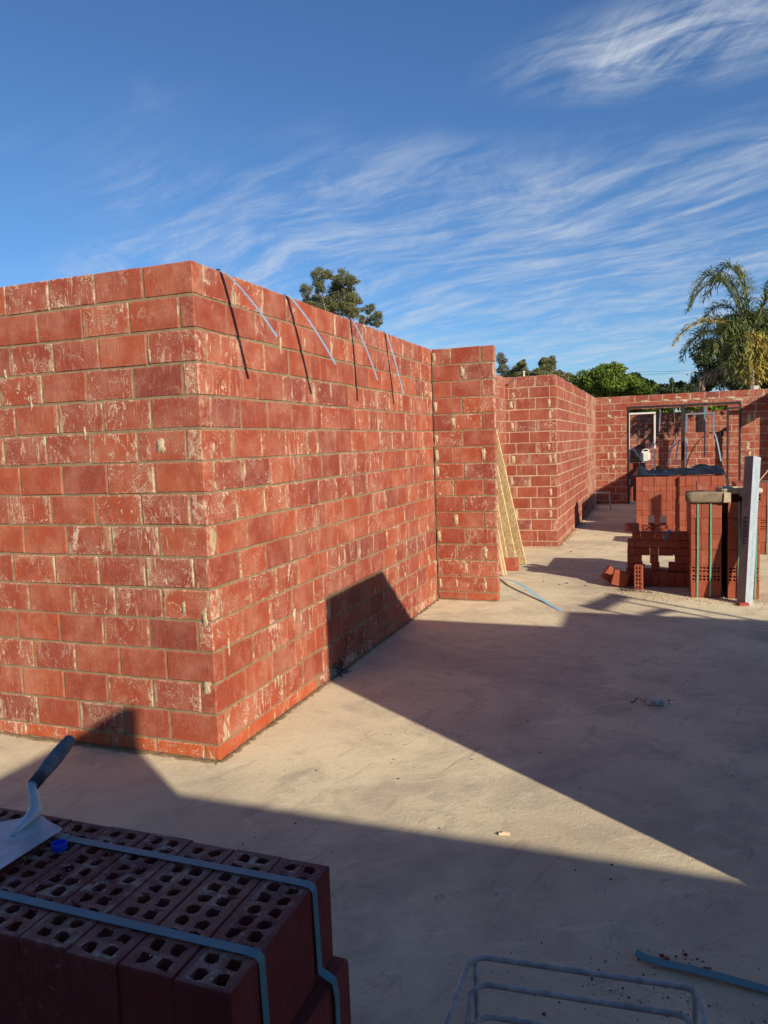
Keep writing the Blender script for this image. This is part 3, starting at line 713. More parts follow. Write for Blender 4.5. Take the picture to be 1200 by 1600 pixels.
# ------------------------------------------------------------------ steel ties hanging from the top of the main wall
for i, (by, tip, lab) in enumerate([(.262, (.324, .276, 2.288), 'steel tie strap hanging off the wall top, nearest the corner'),
                                    (1.042, (.282, 1.147, 2.219), 'steel tie strap hanging off the wall top, second from the corner'),
                                    (2.109, (.243, 2.02, 2.180), 'steel tie strap hanging off the wall top, third from the corner'),
                                    (2.890, (.129, 2.976, 2.125), 'steel tie strap hanging off the wall top, farthest from the corner')]):
    rt_ = empty('wall_tie', (0, by, HT), label=lab, cat='tie strap', group='steel ties hanging along the top of the main wall')
    l0 = Vector((0, by, HT)); tp = Vector(tip)-l0
    pts = [Vector((-.075, 0, .0015)), Vector((-.03, 0, .003)), Vector((-.004, 0, .008))]+[Vector(p) for p in bez((.012, 0, .006), (tp.x*.30, tp.y*.2, tp.z*.16), (tp.x*.68, tp.y*.6, tp.z*.56), tp, 10)]
    mb = MB(); mb.ribbon(pts, (0, 1, (.0, .10, -.06, .04)[i]), .031, .0011); mb.obj('strap', STEELB, rt_)
    mb = MB(); mb.ribbon([(-.075, -.004, .003), (-.077, -.004, .018), (-.06, -.004, .022), (-.045, -.004, .014)], (0, 1, 0), .03, .0015); mb.obj('clip', BLACK, rt_)

# ------------------------------------------------------------------ strand boards behind the pier
def plank(mb, b, tp, wv, wid, th):
    b = Vector(b); tp = Vector(tp); d = (tp-b).normalized(); wv = Vector(wv); wv = (wv-d*wv.dot(d)).normalized(); n = d.cross(wv)
    M = Matrix((wv, n, d)).transposed(); mb.box((b+tp)/2, (wid, th, (tp-b).length), M)
for i, (b, tp, wid, mt, lab) in enumerate([
    ((.500, 6.70, .01), (.125, 6.50, 2.05), .135, OSB, 'strand board strip leaning behind the return wall, rightmost and tallest'),
    ((.405, 6.62, .01), (.10, 6.42, 1.86), .115, OSB, 'strand board strip leaning behind the return wall, in the middle'),
    ((.300, 6.55, .01), (.08, 6.32, 1.70), .11, OSB, 'strand board strip leaning behind the return wall, closest to it')]):
    mb = MB(); plank(mb, (0, 0, 0), Vector(tp)-Vector(b), (1, -.25, 0), wid, .018)
    o = mb.obj('strand_board', mt, loc=b, bevel=.0015); tag(o, lab, 'board', 'strand boards leaning behind the return wall')
for i, (b, tp, lab) in enumerate([((.425, 5.80, .005), (.10, 6.1, 1.45), 'thin pine strip leaning in front of the strand boards, left one'),
                                  ((.452, 5.83, .005), (.12, 6.13, 1.55), 'thin pine strip leaning in front of the strand boards, right one')]):
    mb = MB(); plank(mb, (0, 0, 0), Vector(tp)-Vector(b), (1, -.2, 0), .022, .02)
    o = mb.obj('pine_strip', PINE, loc=b, bevel=.001); tag(o, lab, 'timber', 'thin pine strips by the return wall')
o = put(block(.305, .162, .09, RED, 2), None, (.39, 6.22, .082), .9); o.rotation_euler = (0, 0, .15); tag(o, 'mortar stained brick on the slab between the leaning boards', 'brick')

# ties and stub on the middle wall
mb = MB(); mb.ribbon([(-.04, 0, .003), (0, 0, .004), (.04, -.10, .015), (.09, -.25, .10)], (1, .2, 0), .035, .0012)
o = mb.obj('wall_tie', STEELB, loc=(-.02, 8.44, 2.55)); o.rotation_euler = (0, 0, .5); tag(o, 'bright steel tie sticking out of the top of the middle distance wall', 'tie strap')
mb = MB(); mb.tube([(0, 0, 0), (0, 0, .09)], .014, 10); o = mb.obj('conduit', CONCP, loc=(.28, 8.46, HT)); tag(o, 'short grey conduit stub standing on the middle distance wall', 'conduit')

# ------------------------------------------------------------------ packs in the middle distance
def flatface(parent, x, z, y0, mat=CLEAN, w=.305, h=.0875, nx=8, var=0):
    """brick lying on its side, perforations facing the camera (-Y)"""
    me = cored(L=w, Wd=h, Hh=.162, nx=2, ny=nx, mat=mat, var=var)
    o = put(me, parent, (x, y0+.081, z)); o.rotation_euler = (R(90), 0, 0); 
    # long axis along x: turn about the view axis
    o.rotation_mode = 'XYZ'; o.rotation_euler = Matrix(((0, 1, 0), (0, 0, -1), (-1, 0, 0))).to_euler()
    return o
def pack(x0, y0, ncol, label, rz=0, straps=(), deep=2, rowspec=('u', 'f', 'f', 'u', 'u', 'u', 'u'), holes=(), mat=CLEAN, strapmat=GREEN, coredrows=True):
    r = empty('brick_pack', (x0, y0, 0), rz, label=label, cat='brick pack'); z = .002; cnt = 0
    wid = ncol*.0975
    for j, q in enumerate(rowspec):
        if q == 'u':
            for i in range(ncol):
                for dd in range(deep):
                    if (j, i) in holes: continue
                    put(block(.30, .1605, .0955, mat, (i+j+dd) % 4, .0025), r, (.0487+i*.0975, .152+dd*.31+random.gauss(0, .003), z+.081), math.pi/2+random.gauss(0, .004))
            z += .162
        elif q == 'h':
            for i in range(ncol):
                if (j, i) in holes: continue
                put(block(.30, .087, .0955, mat, (i+j) % 4, .0025), r, (.0487+i*.0975, .152+random.gauss(0, .003), z+.0437), math.pi/2+random.gauss(0, .006))
            z += .0875
        else:
            k = max(1, round(wid/.305)); ww = wid/k-.003
            for i in range(k):
                flatface(r, (i+.5)*wid/k, z+.0437, 0, mat, round(ww, 3), var=(i+j) % 3)
                for dd in range(1, int(deep*.31/.165)):
                    put(block(ww, .0865, .160, mat, i, .0025), r, ((i+.5)*wid/k, .081+dd*.165, z+.0437))
            z += .0875
    for sx in straps:
        mb = MB(); mb.ribbon([(sx, .02+deep*.3, z+.002), (sx, .02, z+.003), (sx, -.010, z), (sx+.002, -.0115, z*.5), (sx-.004, -.0115, .01)], (1, 0, 0), .015, .0012); mb.obj('strap', strapmat, r)
    return r, z
pack(2.556, 4.90, 3, 'strapped pack of new red bricks under the brown cement bag, left of the leaning lintel', straps=(.068, .190), deep=4)
pack(2.906, 4.90, 3, 'strapped pack of new red bricks directly behind the leaning lintel', straps=(.10, .258), deep=4)
pack(3.25, 8.0, 5, 'strapped pack of red bricks at the right edge behind the lintel', straps=(.40,), rowspec=('u', 'u', 'f', 'f', 'u', 'u', 'u'))
pack(1.885, 10.1, 7, 'tall pack of red bricks under the left end of the black sheet', deep=1, rowspec=('u', 'u', 'h', 'u', 'u', 'h', 'u'), holes=((1, 2), (1, 4)), mat=CLEAN)
pack(2.575, 10.05, 7, 'tall pack of red bricks under the right end of the black sheet', deep=1, rowspec=('u', 'h', 'u', 'u', 'h', 'u', 'u'))
pack(1.30, 16.9, 5, 'pack of red bricks standing in the doorway under the watering can', deep=2, rowspec=('u', 'u', 'h', 'u', 'u', 'h', 'u'), holes=((3, 2),))
# lower loose stack
ls = empty('brick_stack', (1.89, 5.47, 0), label='loose low stack of dark red bricks with see-through gaps beside the strapped pack', cat='brick stack')
z = .003; rr = random.Random(11)
for j, (h, x0, x1, gaps) in enumerate([(.160, 0, .68, ()), (.086, .02, .68, ((.19, .27), (.34, .52))), (.086, .02, .68, ((.19, .27), (.34, .52))), (.086, .02, .68, ()), (.086, .02, .68, ()), (.086, .07, .68, ())]):
    x = x0
    while x < x1-.03:
        wd = rr.choice((.083, .088, .092, .155 if h < .1 else .09)); wd = min(wd, x1-x)
        g = [q for q in gaps if x+wd/2 > q[0] and x+wd/2 < q[1]]
        if not g: put(block(.16 if h < .1 else .30, h-.002, wd-.003, CLEAN, rr.randrange(4), .0025), ls, (x+wd/2, .10+rr.uniform(-.008, .008), z+h/2), math.pi/2+rr.gauss(0, .012))
        x += wd
    z += h+.002
for (x, y, zz, rx, ry, rz, lab, h) in [(1.73, 5.52, .10, .0, .62, .3, 'loose brick tilted on its edge, leftmost by the low stack', .162), (1.84, 5.35, .095, .05, .25, .1, 'loose brick leaning against the low stack', .162),
                                    (1.965, 5.42, .67, 0, .0, .5, 'mortar stained half brick on top of the low stack', .09)]:
    o = put(block(.17 if h == .162 else .13, h, .09, CLEAN if h == .162 else FAR, 1), None, (x, y, zz), rz, rx, ry); tag(o, lab, 'brick')
o = put(cored(L=.27, Wd=.085, Hh=.16, nx=2, ny=6, mat=CLEAN, var=2), None, (2.045, 5.26, .138)); o.rotation_euler = (R(90), 0, R(-8)); tag(o, 'cored brick stood on end in front of the low stack', 'brick')
mb = MB(); mb.ribbon([(.03, .12, .006), (.0, 0, .010), (-.02, -.05, -.01), (-.05, -.07, -.09)], (1, 0, 0), .03, .0012)
o = mb.obj('strap', BLUESTRAP, loc=(2.36, 5.45, .625)); tag(o, 'short blue strap draped over the low stack', 'strap')
rr = random.Random(4); mb = MB()
for i in range(7):
    c = Vector((rr.uniform(-.08, .08), rr.uniform(-.04, .04), .012)); ra = rr.uniform(.04, .08)
    mb.tube([c+Vector((ra*math.cos(a/12*6.28)*1.3, ra*math.sin(a/12*6.28)*.7, .03*math.sin(a+i)+.02)) for a in range(13)], .0025, 5)
o = mb.obj('red_twine', simple('red_twine', (.16, .02, .025), (.2, .03, .03)), loc=(2.19, 5.47, .63)); tag(o, 'tangle of dark red twine on top of the low stack', 'twine')
rr = random.Random(8); mb = MB()
for i in range(16):
    x = rr.uniform(-.14, .16); y = -x*.4+rr.gauss(0, .04); a = rr.uniform(-.6, .2)
    mb.ribbon([(x, y, .01), (x+.04*math.cos(a), y+.04*math.sin(a), .028), (x+.10*math.cos(a), y+.10*math.sin(a), .006)], (-math.sin(a), math.cos(a), 0), .012, .001)
o = mb.obj('plastic_scraps', BLACK, loc=(1.93, 5.12, 0)); tag(o, 'curled scraps of black plastic on the slab before the low stack', 'scraps', kind='stuff')

# black sheet over the tall packs
def sheet(nx, ny, fn, seed=0):
    mb = MB(); vs = [fn(i/nx, j/ny) for j in range(ny+1) for i in range(nx+1)]
    fs = [(j*(nx+1)+i, j*(nx+1)+i+1, (j+1)*(nx+1)+i+1, (j+1)*(nx+1)+i) for j in range(ny) for i in range(nx)]
    return mb.add(vs, fs)
from mathutils import noise as mn
def shf(u, v):
    x = -.10+1.60*u; n = mn.noise(Vector((u*4, v*2.5, 1)))*.05; cr = abs(mn.noise(Vector((u*9+v*5, v*5, 4))))*.05+abs(mn.noise(Vector((u*18-v*4, v*7, 7))))*.016
    hgt = .028+.085*math.exp(-((u-.72)/.17)**2)+.09*math.exp(-((u-.08)/.06)**2)+.02*math.exp(-((u-.4)/.12)**2)
    prof = math.sin(min(1, v*1.6)*math.pi/2)**.8
    z = .010+hgt*prof+(n+cr)*prof
    y = .04+.56*v+n*.5-.03*math.sin(u*23)*(1-v)
    if u > .90: z -= (u-.90)*4.2*(.35+.65*(1-v)); x -= (u-.90)*.6
    if u < .05: z -= (.05-u)*1.5
    return (x, y, z if u > .90 else max(z, .008))
o = sheet(90, 26, shf).obj('plastic_sheet', PLASTIC, loc=(1.93, 10.08, 1.0)); tag(o, 'crumpled black plastic sheet draped over the two tall brick packs', 'plastic sheet')
md = o.modifiers.new('thick', 'SOLIDIFY'); md.thickness = .004

# cement bags and bricks on the front pack
def bag(name, c, dim, rz, mat, label, seed):
    mb = MB(); nx, ny, nz = 14, 8, 5; bm = bmesh.new(); bmesh.ops.create_cube(bm, size=1); bmesh.ops.subdivide_edges(bm, edges=bm.edges[:], cuts=5, use_grid_fill=True)
    for v in bm.verts:
        q = v.co*2; e = 1-.03*(abs(q.x)**4*abs(q.y)**2+abs(q.z)**4*(abs(q.x)**3+abs(q.y)**3)*.8)
        n = mn.noise(q*1.7+Vector((seed, 0, 0)))*.09
        v.co = Vector((q.x*dim[0]/2*(e+n*.3), q.y*dim[1]/2*(e+n*.4), q.z*dim[2]/2*(1-.10*abs(q.x)**6+n*.6)))
    me = bpy.data.meshes.new(name); bm.to_mesh(me); bm.free(); me.materials.append(mat)
    o = bpy.data.objects.new(name, me); COL.objects.link(o); o.location = c; o.rotation_euler = (0, 0, rz)
    me.polygons.foreach_set('use_smooth', [True]*len(me.polygons)); tag(o, label, 'cement bag'); return o
bb = bag('cement_bag', (2.715, 5.02, 1.040), (.42, .30, .105), -.02, BROWNB, 'brown cement bag lying on the left strapped pack', 1)
mb = MB(); mb.add([(.150, -.160, -.05), (.216, -.156, -.048), (.218, .12, -.045), (.216, -.156, .050), (.218, .12, .050), (.155, -.160, .052)], [(0, 1, 3, 5), (1, 2, 4, 3)])
mb.obj('bag_end', PAPER, bb)
bag('cement_bag', (3.02, 5.14, 1.095), (.40, .34, .055), .12, PAPER, 'torn open pale paper cement bag on the bricks left of the lintel', 3)
mb = MB(); mb.add([(-.20, -.17, -.01), (-.02, -.19, .03), (.12, -.17, .035), (-.16, -.05, .05), (.0, -.04, .035), (.14, -.04, .04), (.13, -.175, -.05), (-.03, -.195, -.05)], [(0, 1, 4, 3), (1, 2, 5, 4), (1, 7, 6, 2)])
o = mb.obj('paper_flap', PAPER, bpy.data.objects['cement_bag.001']); o.modifiers.new('t', 'SOLIDIFY').thickness = .003
for (x, y, z, rz, c, lab) in [(2.665, 5.06, 1.15, .05, 0, 'single brick standing on the brown cement bag'), (2.98, 5.12, 1.03, .0, 0, 'brick lying under the torn paper bag')]:
    o = put(block(.10 if z > 1.1 else .20, .09, .09, FAR if z > 1.1 else CLEAN, 1), None, (x, y, z), rz); tag(o, lab, 'brick')
o = put(cored(L=.16, Wd=.088, Hh=.30, nx=2, ny=4, mat=CLEAN, var=1), None, (3.14, 5.08, 1.034)); o.rotation_euler = Matrix(((0, 1, 0), (0, 0, -1), (-1, 0, 0))).to_euler(); tag(o, 'cored brick lying on the pack behind the lintel top', 'brick')
# lettering printed on bag
def text(body, size, mat, M, parent=None, name='lettering', ext=.0004, shear=0, sx=1.0):
    cu = bpy.data.curves.new(name, 'FONT'); cu.body = body; cu.size = size; cu.extrude = ext; cu.align_x = 'CENTER'; cu.align_y = 'CENTER'; cu.shear = shear; cu.resolution_u = 2
    o = bpy.data.objects.new(name, cu); COL.objects.link(o)
    dg = bpy.context.evaluated_depsgraph_get(); me = bpy.data.meshes.new_from_object(o.evaluated_get(dg)); bpy.data.objects.remove(o); bpy.data.curves.remove(cu)
    me.materials.clear(); me.materials.append(mat)
    o = bpy.data.objects.new(name, me); COL.objects.link(o)
    if parent: o.parent = parent
    o.matrix_local = M@Matrix.Diagonal((sx, 1, 1, 1)); return o

# ---- leaning galvanised lintel
B0 = Vector((3.012, 4.62, .0)); T0 = Vector((3.100, 4.865, 1.452))
li = empty('steel_lintel', B0, label='galvanised steel lintel standing on end and leaning against the strapped brick packs', cat='lintel')
d = (T0-B0).normalized(); wv = Vector((1, -.10, 0)); wv = (wv-d*wv.dot(d)).normalized(); nv = wv.cross(d)  # nv: toward -y
a = R(24); fa = (wv*math.cos(a)+nv*math.sin(a)*-1).normalized(); 
fa = (wv*math.cos(R(32))+nv*math.sin(R(32))*(1 if nv.y < 0 else -1)).normalized(); fb = fa.cross(d)*-1
if fb.dot(Vector((0, -1, 0))) > 0: fb = -fb     # fb points away from camera
wA, wB = .092, .125; Lx = (T0-B0).length; th = .0035
# the front web (darker, browner colour than the flanges) from c0 to c0+fa*wA, the right flange from there going back along fb
c0 = -fa*.058
def slab4(mb, o, u, lu, v, lv, n, t):
    pts = [o, o+u*lu, o+u*lu+v*lv, o+v*lv]; mb.add(pts+[p+n*t for p in pts], [(0, 1, 2, 3), (7, 6, 5, 4), (0, 4, 5, 1), (1, 5, 6, 2), (2, 6, 7, 3), (3, 7, 4, 0)])
mb = MB(); slab4(mb, c0, fa, wA, d, Lx, fb, th); mb.obj('front_web', simple('dull_brown_steel', (.21, .155, .145), (.15, .115, .12), 5, .6, 0, 80, .0006, .4, stretch=(3, 3, .6)), li)
LFL = simple('flange_steel', (.50, .53, .55), (.38, .42, .45), 22, .5, .5, 90, .0005, .5)
mb = MB(); slab4(mb, c0+fa*(wA+.001)+fb*.0, fb, wB, d, Lx, -fa, .003); mb.obj('side_flange', LFL, li)
mb = MB(); slab4(mb, c0+fb*.004, fb, wB-.006, d, Lx, fa, .003); mb.obj('side_flange', STEEL, li)
# handwritten number, reads downwards on the web
def basis(o, x, y):
    z = x.cross(y).normalized(); return Matrix(((x.x, y.x, z.x, o.x), (x.y, y.y, z.y, o.y), (x.z, y.z, z.z, o.z), (0, 0, 0, 1)))
text('6849EN1', .078, INK, basis(c0+fa*(wA*.52)+d*.735-fb*.0012, -d, fa), li, 'handwriting', shear=.1, sx=.98)
text('| | | | | |', .045, INK, basis(c0+fa*(wA*.5)+d*1.03-fb*.0012, -d, fa), li, 'stamp')
text('LINTEL  GALVANISED STEEL  LINTEL  GALVANISED STEEL', .042, TEAL, basis(c0+fa*(wA+.0018)+fb*(wB*.55)+d*.76, -d, -fb if True else fb), li, 'print', sx=1.15)
o = put(block(.10, .03, .06, REDCHIP, 1), None, (3.02, 4.60, .012), .4); tag(o, 'flat brick chip under the foot of the leaning lintel', 'brick chip')
mb = MB(); mb.tube([(0, 0, 0), (.22, -.05, .30)], .008, 6); o = mb.obj('pine_strip', PINE, loc=(3.42, 7.9, .88)); tag(o, 'pale stick leaning on the pack at the right edge', 'timber')

# ------------------------------------------------------------------ low bench, watering can
st = empty('stool', (1.03, 14.6, 0), label='low folding work stool in the shade at the foot of the end wall', cat='stool')
mb = MB(); mb.box((0, 0, .40), (.36, .26, .02)); mb.obj('seat', simple('stool_top', (.42, .40, .38), (.3, .28, .27)), st, bevel=.004)
for sx in (-1, 1):
    for sy in (-1, 1):
        mb = MB(); mb.tube([(sx*.15, sy*.10, .39), (sx*.18, sy*.14, 0)], .010, 8); mb.obj('leg', PIPE, st)
mb = MB(); mb.tube([(-.17, -.12, .13), (.17, -.12, .13)], .007, 6); mb.obj('stretcher', PIPE, st)
wc = empty('watering_can', (1.93, 16.95, .992), label='cream plastic watering can standing on the bricks in the doorway', cat='watering can')
mb = MB(); mb.box((0, 0, .15), (.24, .20, .28)); mb.obj('body', WHITEP, wc, bevel=.035)
mb = MB(); mb.tube([(-.10, 0, .10), (-.18, 0, .20), (-.26, 0, .33)], [.028, .022, .017], 10); mb.tube([(-.255, 0, .325), (-.30, 0, .36)], [.02, .035], 10); mb.obj('spout', WHITEP, wc, smooth=True)
mb = MB(); mb.tube(bez((-.08, 0, .28), (-.06, 0, .37), (.10, 0, .37), (.09, 0, .27), 10), .012, 8); mb.obj('handle', WHITEP, wc, smooth=True)

# ------------------------------------------------------------------ frames and ties beyond the doorway
def frame(name, label, x0, x1, z0, z1, y, mat, parts='tlr', t=.045, cat='frame'):
    r = empty(name, ((x0+x1)/2, y, 0), label=label, cat=cat); l = Vector(r.location)
    def bx(nm, a, b): mb = MB(); mb.b2([p-q for p, q in zip(a, l)], [p-q for p, q in zip(b, l)]); mb.obj(nm, mat, r)
    if 't' in parts: bx('head', (x0, y-.04, z1-t), (x1, y+.06, z1))
    if 'l' in parts: bx('jamb', (x0, y-.04, z0), (x0+t, y+.06, z1-t-.001))
    if 'r' in parts: bx('jamb', (x1-t, y-.04, z0), (x1, y+.06, z1-t-.001))
    if 'b' in parts: bx('sill', (x0+t, y-.04, z0), (x1-t, y+.06, z0+t))
    return r
frame('door_frame', 'pale steel door frame just inside the doorway on the left', 1.48, 2.18, 0, 2.30, 17.9, WHITEP)
frame('window_frame', 'grey steel window frame set on the chest high wall', 2.92, 3.62, 1.725, 2.23, 17.98, STEEL, 'tlr')
frame('door_frame', 'dark steel door frame at the right end of the doorway', 3.90, 4.5, 0, 2.33, 17.85, BLACK)
for (x, y, z, dx, L, mt, lab) in [(3.33, 17.0, 2.36, -.01, 1.25, BLUESTRAP, 'long blue strap hanging across the window frame'), (2.30, 17.6, 2.33, -.03, .55, STEEL, 'steel tie hanging beside the pale door frame'),
                                (3.62, 17.6, 1.72, .12, .75, STEELB, 'steel tie drooping from the chest high wall at the right'), (2.93, 17.7, 1.60, .0, .65, STEELB, 'steel tie on the chest high wall left of the blue strap'),
                                (2.62, 17.8, 1.60, -.16, .75, STEEL, 'steel tie drooping left of the dark mullion'), (2.10, 17.4, 1.55, -.18, .60, STEEL, 'bent steel tie above the watering can'), (2.75, 17.7, 1.57, -.1, .65, STEEL, 'steel tie right beside the dark mullion')]:
    mb = MB(); mb.ribbon(bez((-dx*.4, .25, 0), (0, .1, .03), (dx*.3, -.15, -L*.3), (dx, -.2, -L), 8), (1, 0, 0), .03, .0015)
    o = mb.obj('wall_tie', mt, loc=(x, y, z)); tag(o, lab, 'tie strap')
mb = MB(); mb.box((0, 0, 0), (.10, .08, .14)); o = mb.obj('junction_box', BLACK, loc=(3.78, 17.95, 1.66), bevel=.005); tag(o, 'small dark electrical box beside the right door frame', 'electrical box')

# ------------------------------------------------------------------ scaffold off to the right (its shadow falls before the packs)
sc = empty('scaffold', (6.85, .95, 0), label='tubular scaffold bay standing beyond the right hand wall', cat='scaffold'); l = Vector(sc.location)
for (x, y, h) in ((6.94, 1.18, 3.0), (7.04, .86, 2.96), (6.69, .56, 3.0)):
    mb = MB(); mb.tube([Vector((x, y, 0))-l, Vector((x, y, h))-l], .022, 8); mb.obj('standard', PIPE, sc)
mb = MB(); mb.ribbon([Vector((6.69, .50, 2.92))-l, Vector((6.94, 1.22, 2.92))-l], (.3, -.2, 1), .14, .04); mb.obj('ledger_board', PINE, sc)
mb = MB(); mb.ribbon([Vector((6.80, .60, 2.70))-l, Vector((7.04, .90, 2.70))-l], (.3, -.2, 1), .07, .04); mb.obj('ledger_board', PINE, sc)
df = frame('door_frame', 'steel door frame in the wall line at the right', 4.80, 4.86, 0, 2.2, 8.2, STEEL, 'l')

# ------------------------------------------------------------------ vegetation
def leafcloud(name, mat, parent, blobs, n, ls, seed, aspect=.5, flat=.0, hang=0, shell=.5):
    """blobs: (cx,cy,cz,rx,ry,rz); n leaf quads of length ls spread mostly in the outer shell"""
    r = np.random.default_rng(seed); B = np.array(blobs); vol = (B[:, 3]*B[:, 4]*B[:, 5])**.66; pick = r.choice(len(B), n, p=vol/vol.sum()); b = B[pick]
    u = r.normal(size=(n, 3)); u /= np.linalg.norm(u, axis=1)[:, None]; rad = (shell+(1-shell)*r.random(n))**.6*(1+.12*r.normal(size=n))
    c = b[:, :3]+u*rad[:, None]*b[:, 3:]
    a = r.normal(size=(n, 3)); a[:, 2] -= hang; a /= np.linalg.norm(a, axis=1)[:, None]
    q = np.cross(a, r.normal(size=(n, 3))); q /= np.linalg.norm(q, axis=1)[:, None]
    s = ls*r.uniform(.6, 1.3, n)[:, None]
    v = np.stack([c-a*s*.5, c+q*s*aspect*.5, c+a*s*.5, c-q*s*aspect*.5], 1).reshape(-1, 3)
    me = bpy.data.meshes.new(name); me.vertices.add(4*n); me.vertices.foreach_set('co', v.astype(np.float32).ravel())
    me.loops.add(4*n); me.loops.foreach_set('vertex_index', np.arange(4*n, dtype=np.int32)); me.polygons.add(n); me.polygons.foreach_set('loop_start', np.arange(0, 4*n, 4, dtype=np.int32))
    me.update(calc_edges=True); me.validate(); me.materials.append(mat)
    o = bpy.data.objects.new(name, me); COL.objects.link(o); o.parent = parent; return o
def where(x, y, dist):
    """point at a horizontal distance along the sight line through photograph pixel x, y"""
    q = fw+r2*((x-600)/F)+u2*((800-y)/F); k = dist/math.hypot(q.x, q.y); return CAM+q*k
def tree(name, label, cat, dist, px_blobs, leaf, n, ls, seed, bark=BARK, trunk=.3, base=None, sub=5, **kw):
    """px_blobs: (x, y, radius px[, ry px]) clumps of the crown, given real size and depth at that distance"""
    s = dist*1.02/F; rr = random.Random(seed); cs = [where(b[0], b[1], dist+rr.uniform(-1, 1)*dist*.02) for b in px_blobs]
    bx = base or (sum(c.x for c in cs)/len(cs), sum(c.y for c in cs)/len(cs))
    r = empty(name, (bx[0], bx[1], -.16), label=label, cat=cat); l = Vector(r.location); bl = []
    for c, b in zip(cs, px_blobs):
        rx = b[2]*s; rz = (b[3] if len(b) > 3 else b[2]*.75)*s; c = c-l
        bl.append((c.x, c.y, c.z, rx*.75, rx*.75, rz*.75))
        for k in range(sub):
            u = Vector((rr.gauss(0, 1), rr.gauss(0, 1), rr.gauss(0, 1))).normalized(); f = rr.uniform(.3, .5)
            bl.append((c.x+u.x*rx*.8, c.y+u.y*rx*.8, c.z+u.z*rz*.8, rx*f, rx*f, rz*f))
    leafcloud('crown', leaf, r, bl, n, ls, seed, **kw)
    mb = MB(); top = max(b[2] for b in bl); mid = Vector((0, 0, top*.45))
    mb.tube([(0, 0, 0), mid*.5+Vector((trunk*.3, 0, 0)), mid], [trunk, trunk*.8, trunk*.6], 10)
    for b in bl[::(sub+1)*2]:
        e = Vector(b[:3]); mb.tube([mid-Vector((0, 0, trunk)), mid.lerp(e, .5)+Vector((rr.uniform(-.3, .3)*trunk*4, 0, -.05*top)), e], [trunk*.55, trunk*.3, trunk*.1], 7)
    mb.obj('trunk', bark, r, smooth=True); return r
tree('gum_tree', 'tall gum tree with open rounded clumps rising behind the main wall', 'tree', 62,
     [(498, 432, 17, 14), (512, 428, 12), (538, 434, 17, 13), (548, 440, 13), (525, 455, 20, 14), (480, 455, 11, 10), (508, 475, 24, 16), (545, 462, 17, 12), (555, 470, 12), (530, 485, 26, 14), (500, 492, 22, 12), (552, 492, 14, 10), (575, 483, 11, 9), (590, 497, 11, 9), (570, 500, 14, 7), (477, 470, 8, 8), (588, 505, 9, 6), (528, 445, 14, 12), (520, 470, 20, 14), (540, 475, 18, 14), (500, 450, 10, 9), (490, 485, 18, 10)],
     L_GUM, 42000, .145, 2, BARK, .17, sub=5, hang=.7, aspect=.4, shell=.25)
tree('gum_tree', 'sparse grey gum tree just right of the return wall', 'tree', 48, [(782, 560, 10, 10), (788, 577, 11, 10), (780, 592, 12, 9)], L_GREY, 5000, .10, 4, GUMBARK, .12, sub=5, hang=.5, aspect=.4, shell=.2)
tree('bushy_tree', 'olive bushy tree above the middle distance wall, left one', 'tree', 45, [(812, 580, 17, 14), (800, 590, 12, 10), (826, 592, 14, 10), (816, 568, 7, 5)], L_OLIVE, 15000, .10, 6, sub=8, aspect=.45)
tree('bushy_tree', 'olive bushy tree with a domed top above the middle distance wall, right one', 'tree', 45, [(857, 570, 14, 13), (850, 584, 16, 12), (868, 588, 14, 10), (836, 592, 12, 8)], L_OLIVE, 15000, .10, 7, sub=8, aspect=.45)
tree('bushy_tree', 'low olive shrub between the domed tree and the bright green tree', 'tree', 40, [(885, 592, 12, 8), (874, 598, 10, 6)], L_OLIVE, 3500, .09, 8, trunk=.1)
tree('citrus_tree', 'bright green leafy tree with yellow fruit behind the end wall', 'tree', 27,
     [(935, 588, 24, 17), (915, 598, 20, 14), (955, 592, 26, 20), (985, 597, 24, 16), (1005, 606, 18, 12), (900, 607, 14, 9), (960, 610, 50, 20)], L_CIT, 42000, .085, 9, sub=11, aspect=.5, trunk=.12, shell=.45)
tree('bushy_tree', 'low dark hedge tree between the bright tree and the palm', 'tree', 32, [(1025, 609, 18, 7), (1050, 607, 16, 8), (1070, 606, 18, 10), (1040, 618, 40, 9)], L_DARK, 12000, .09, 10, trunk=.1, sub=5)
tree('sapling', 'thin sapling tip sticking up left of the palm', 'tree', 26, [(1050, 596, 3.5, 8), (1062, 602, 6, 6)], L_DARK, 260, .10, 14, trunk=.03, sub=2)
tree('dark_tree', 'large dark evergreen tree behind the palm', 'tree', 36,
     [(1110, 560, 26, 26), (1100, 590, 24, 20), (1140, 545, 30, 30), (1140, 590, 34, 26), (1175, 540, 34, 36), (1180, 590, 34, 28), (1210, 530, 34, 40), (1215, 585, 36, 30), (1085, 605, 14, 10), (1150, 510, 22, 20), (1195, 500, 22, 22)], L_DARK, 55000, .12, 11, sub=9, aspect=.5, shell=.35)
tree('bushy_tree', 'olive tree low behind the far room wall', 'tree', 34, [(985, 634, 26, 16), (1030, 634, 30, 16), (1080, 632, 30, 16), (1135, 630, 30, 16), (1110, 640, 30, 14), (1000, 645, 30, 14)], L_CIT, 12000, .14, 12, trunk=.1)

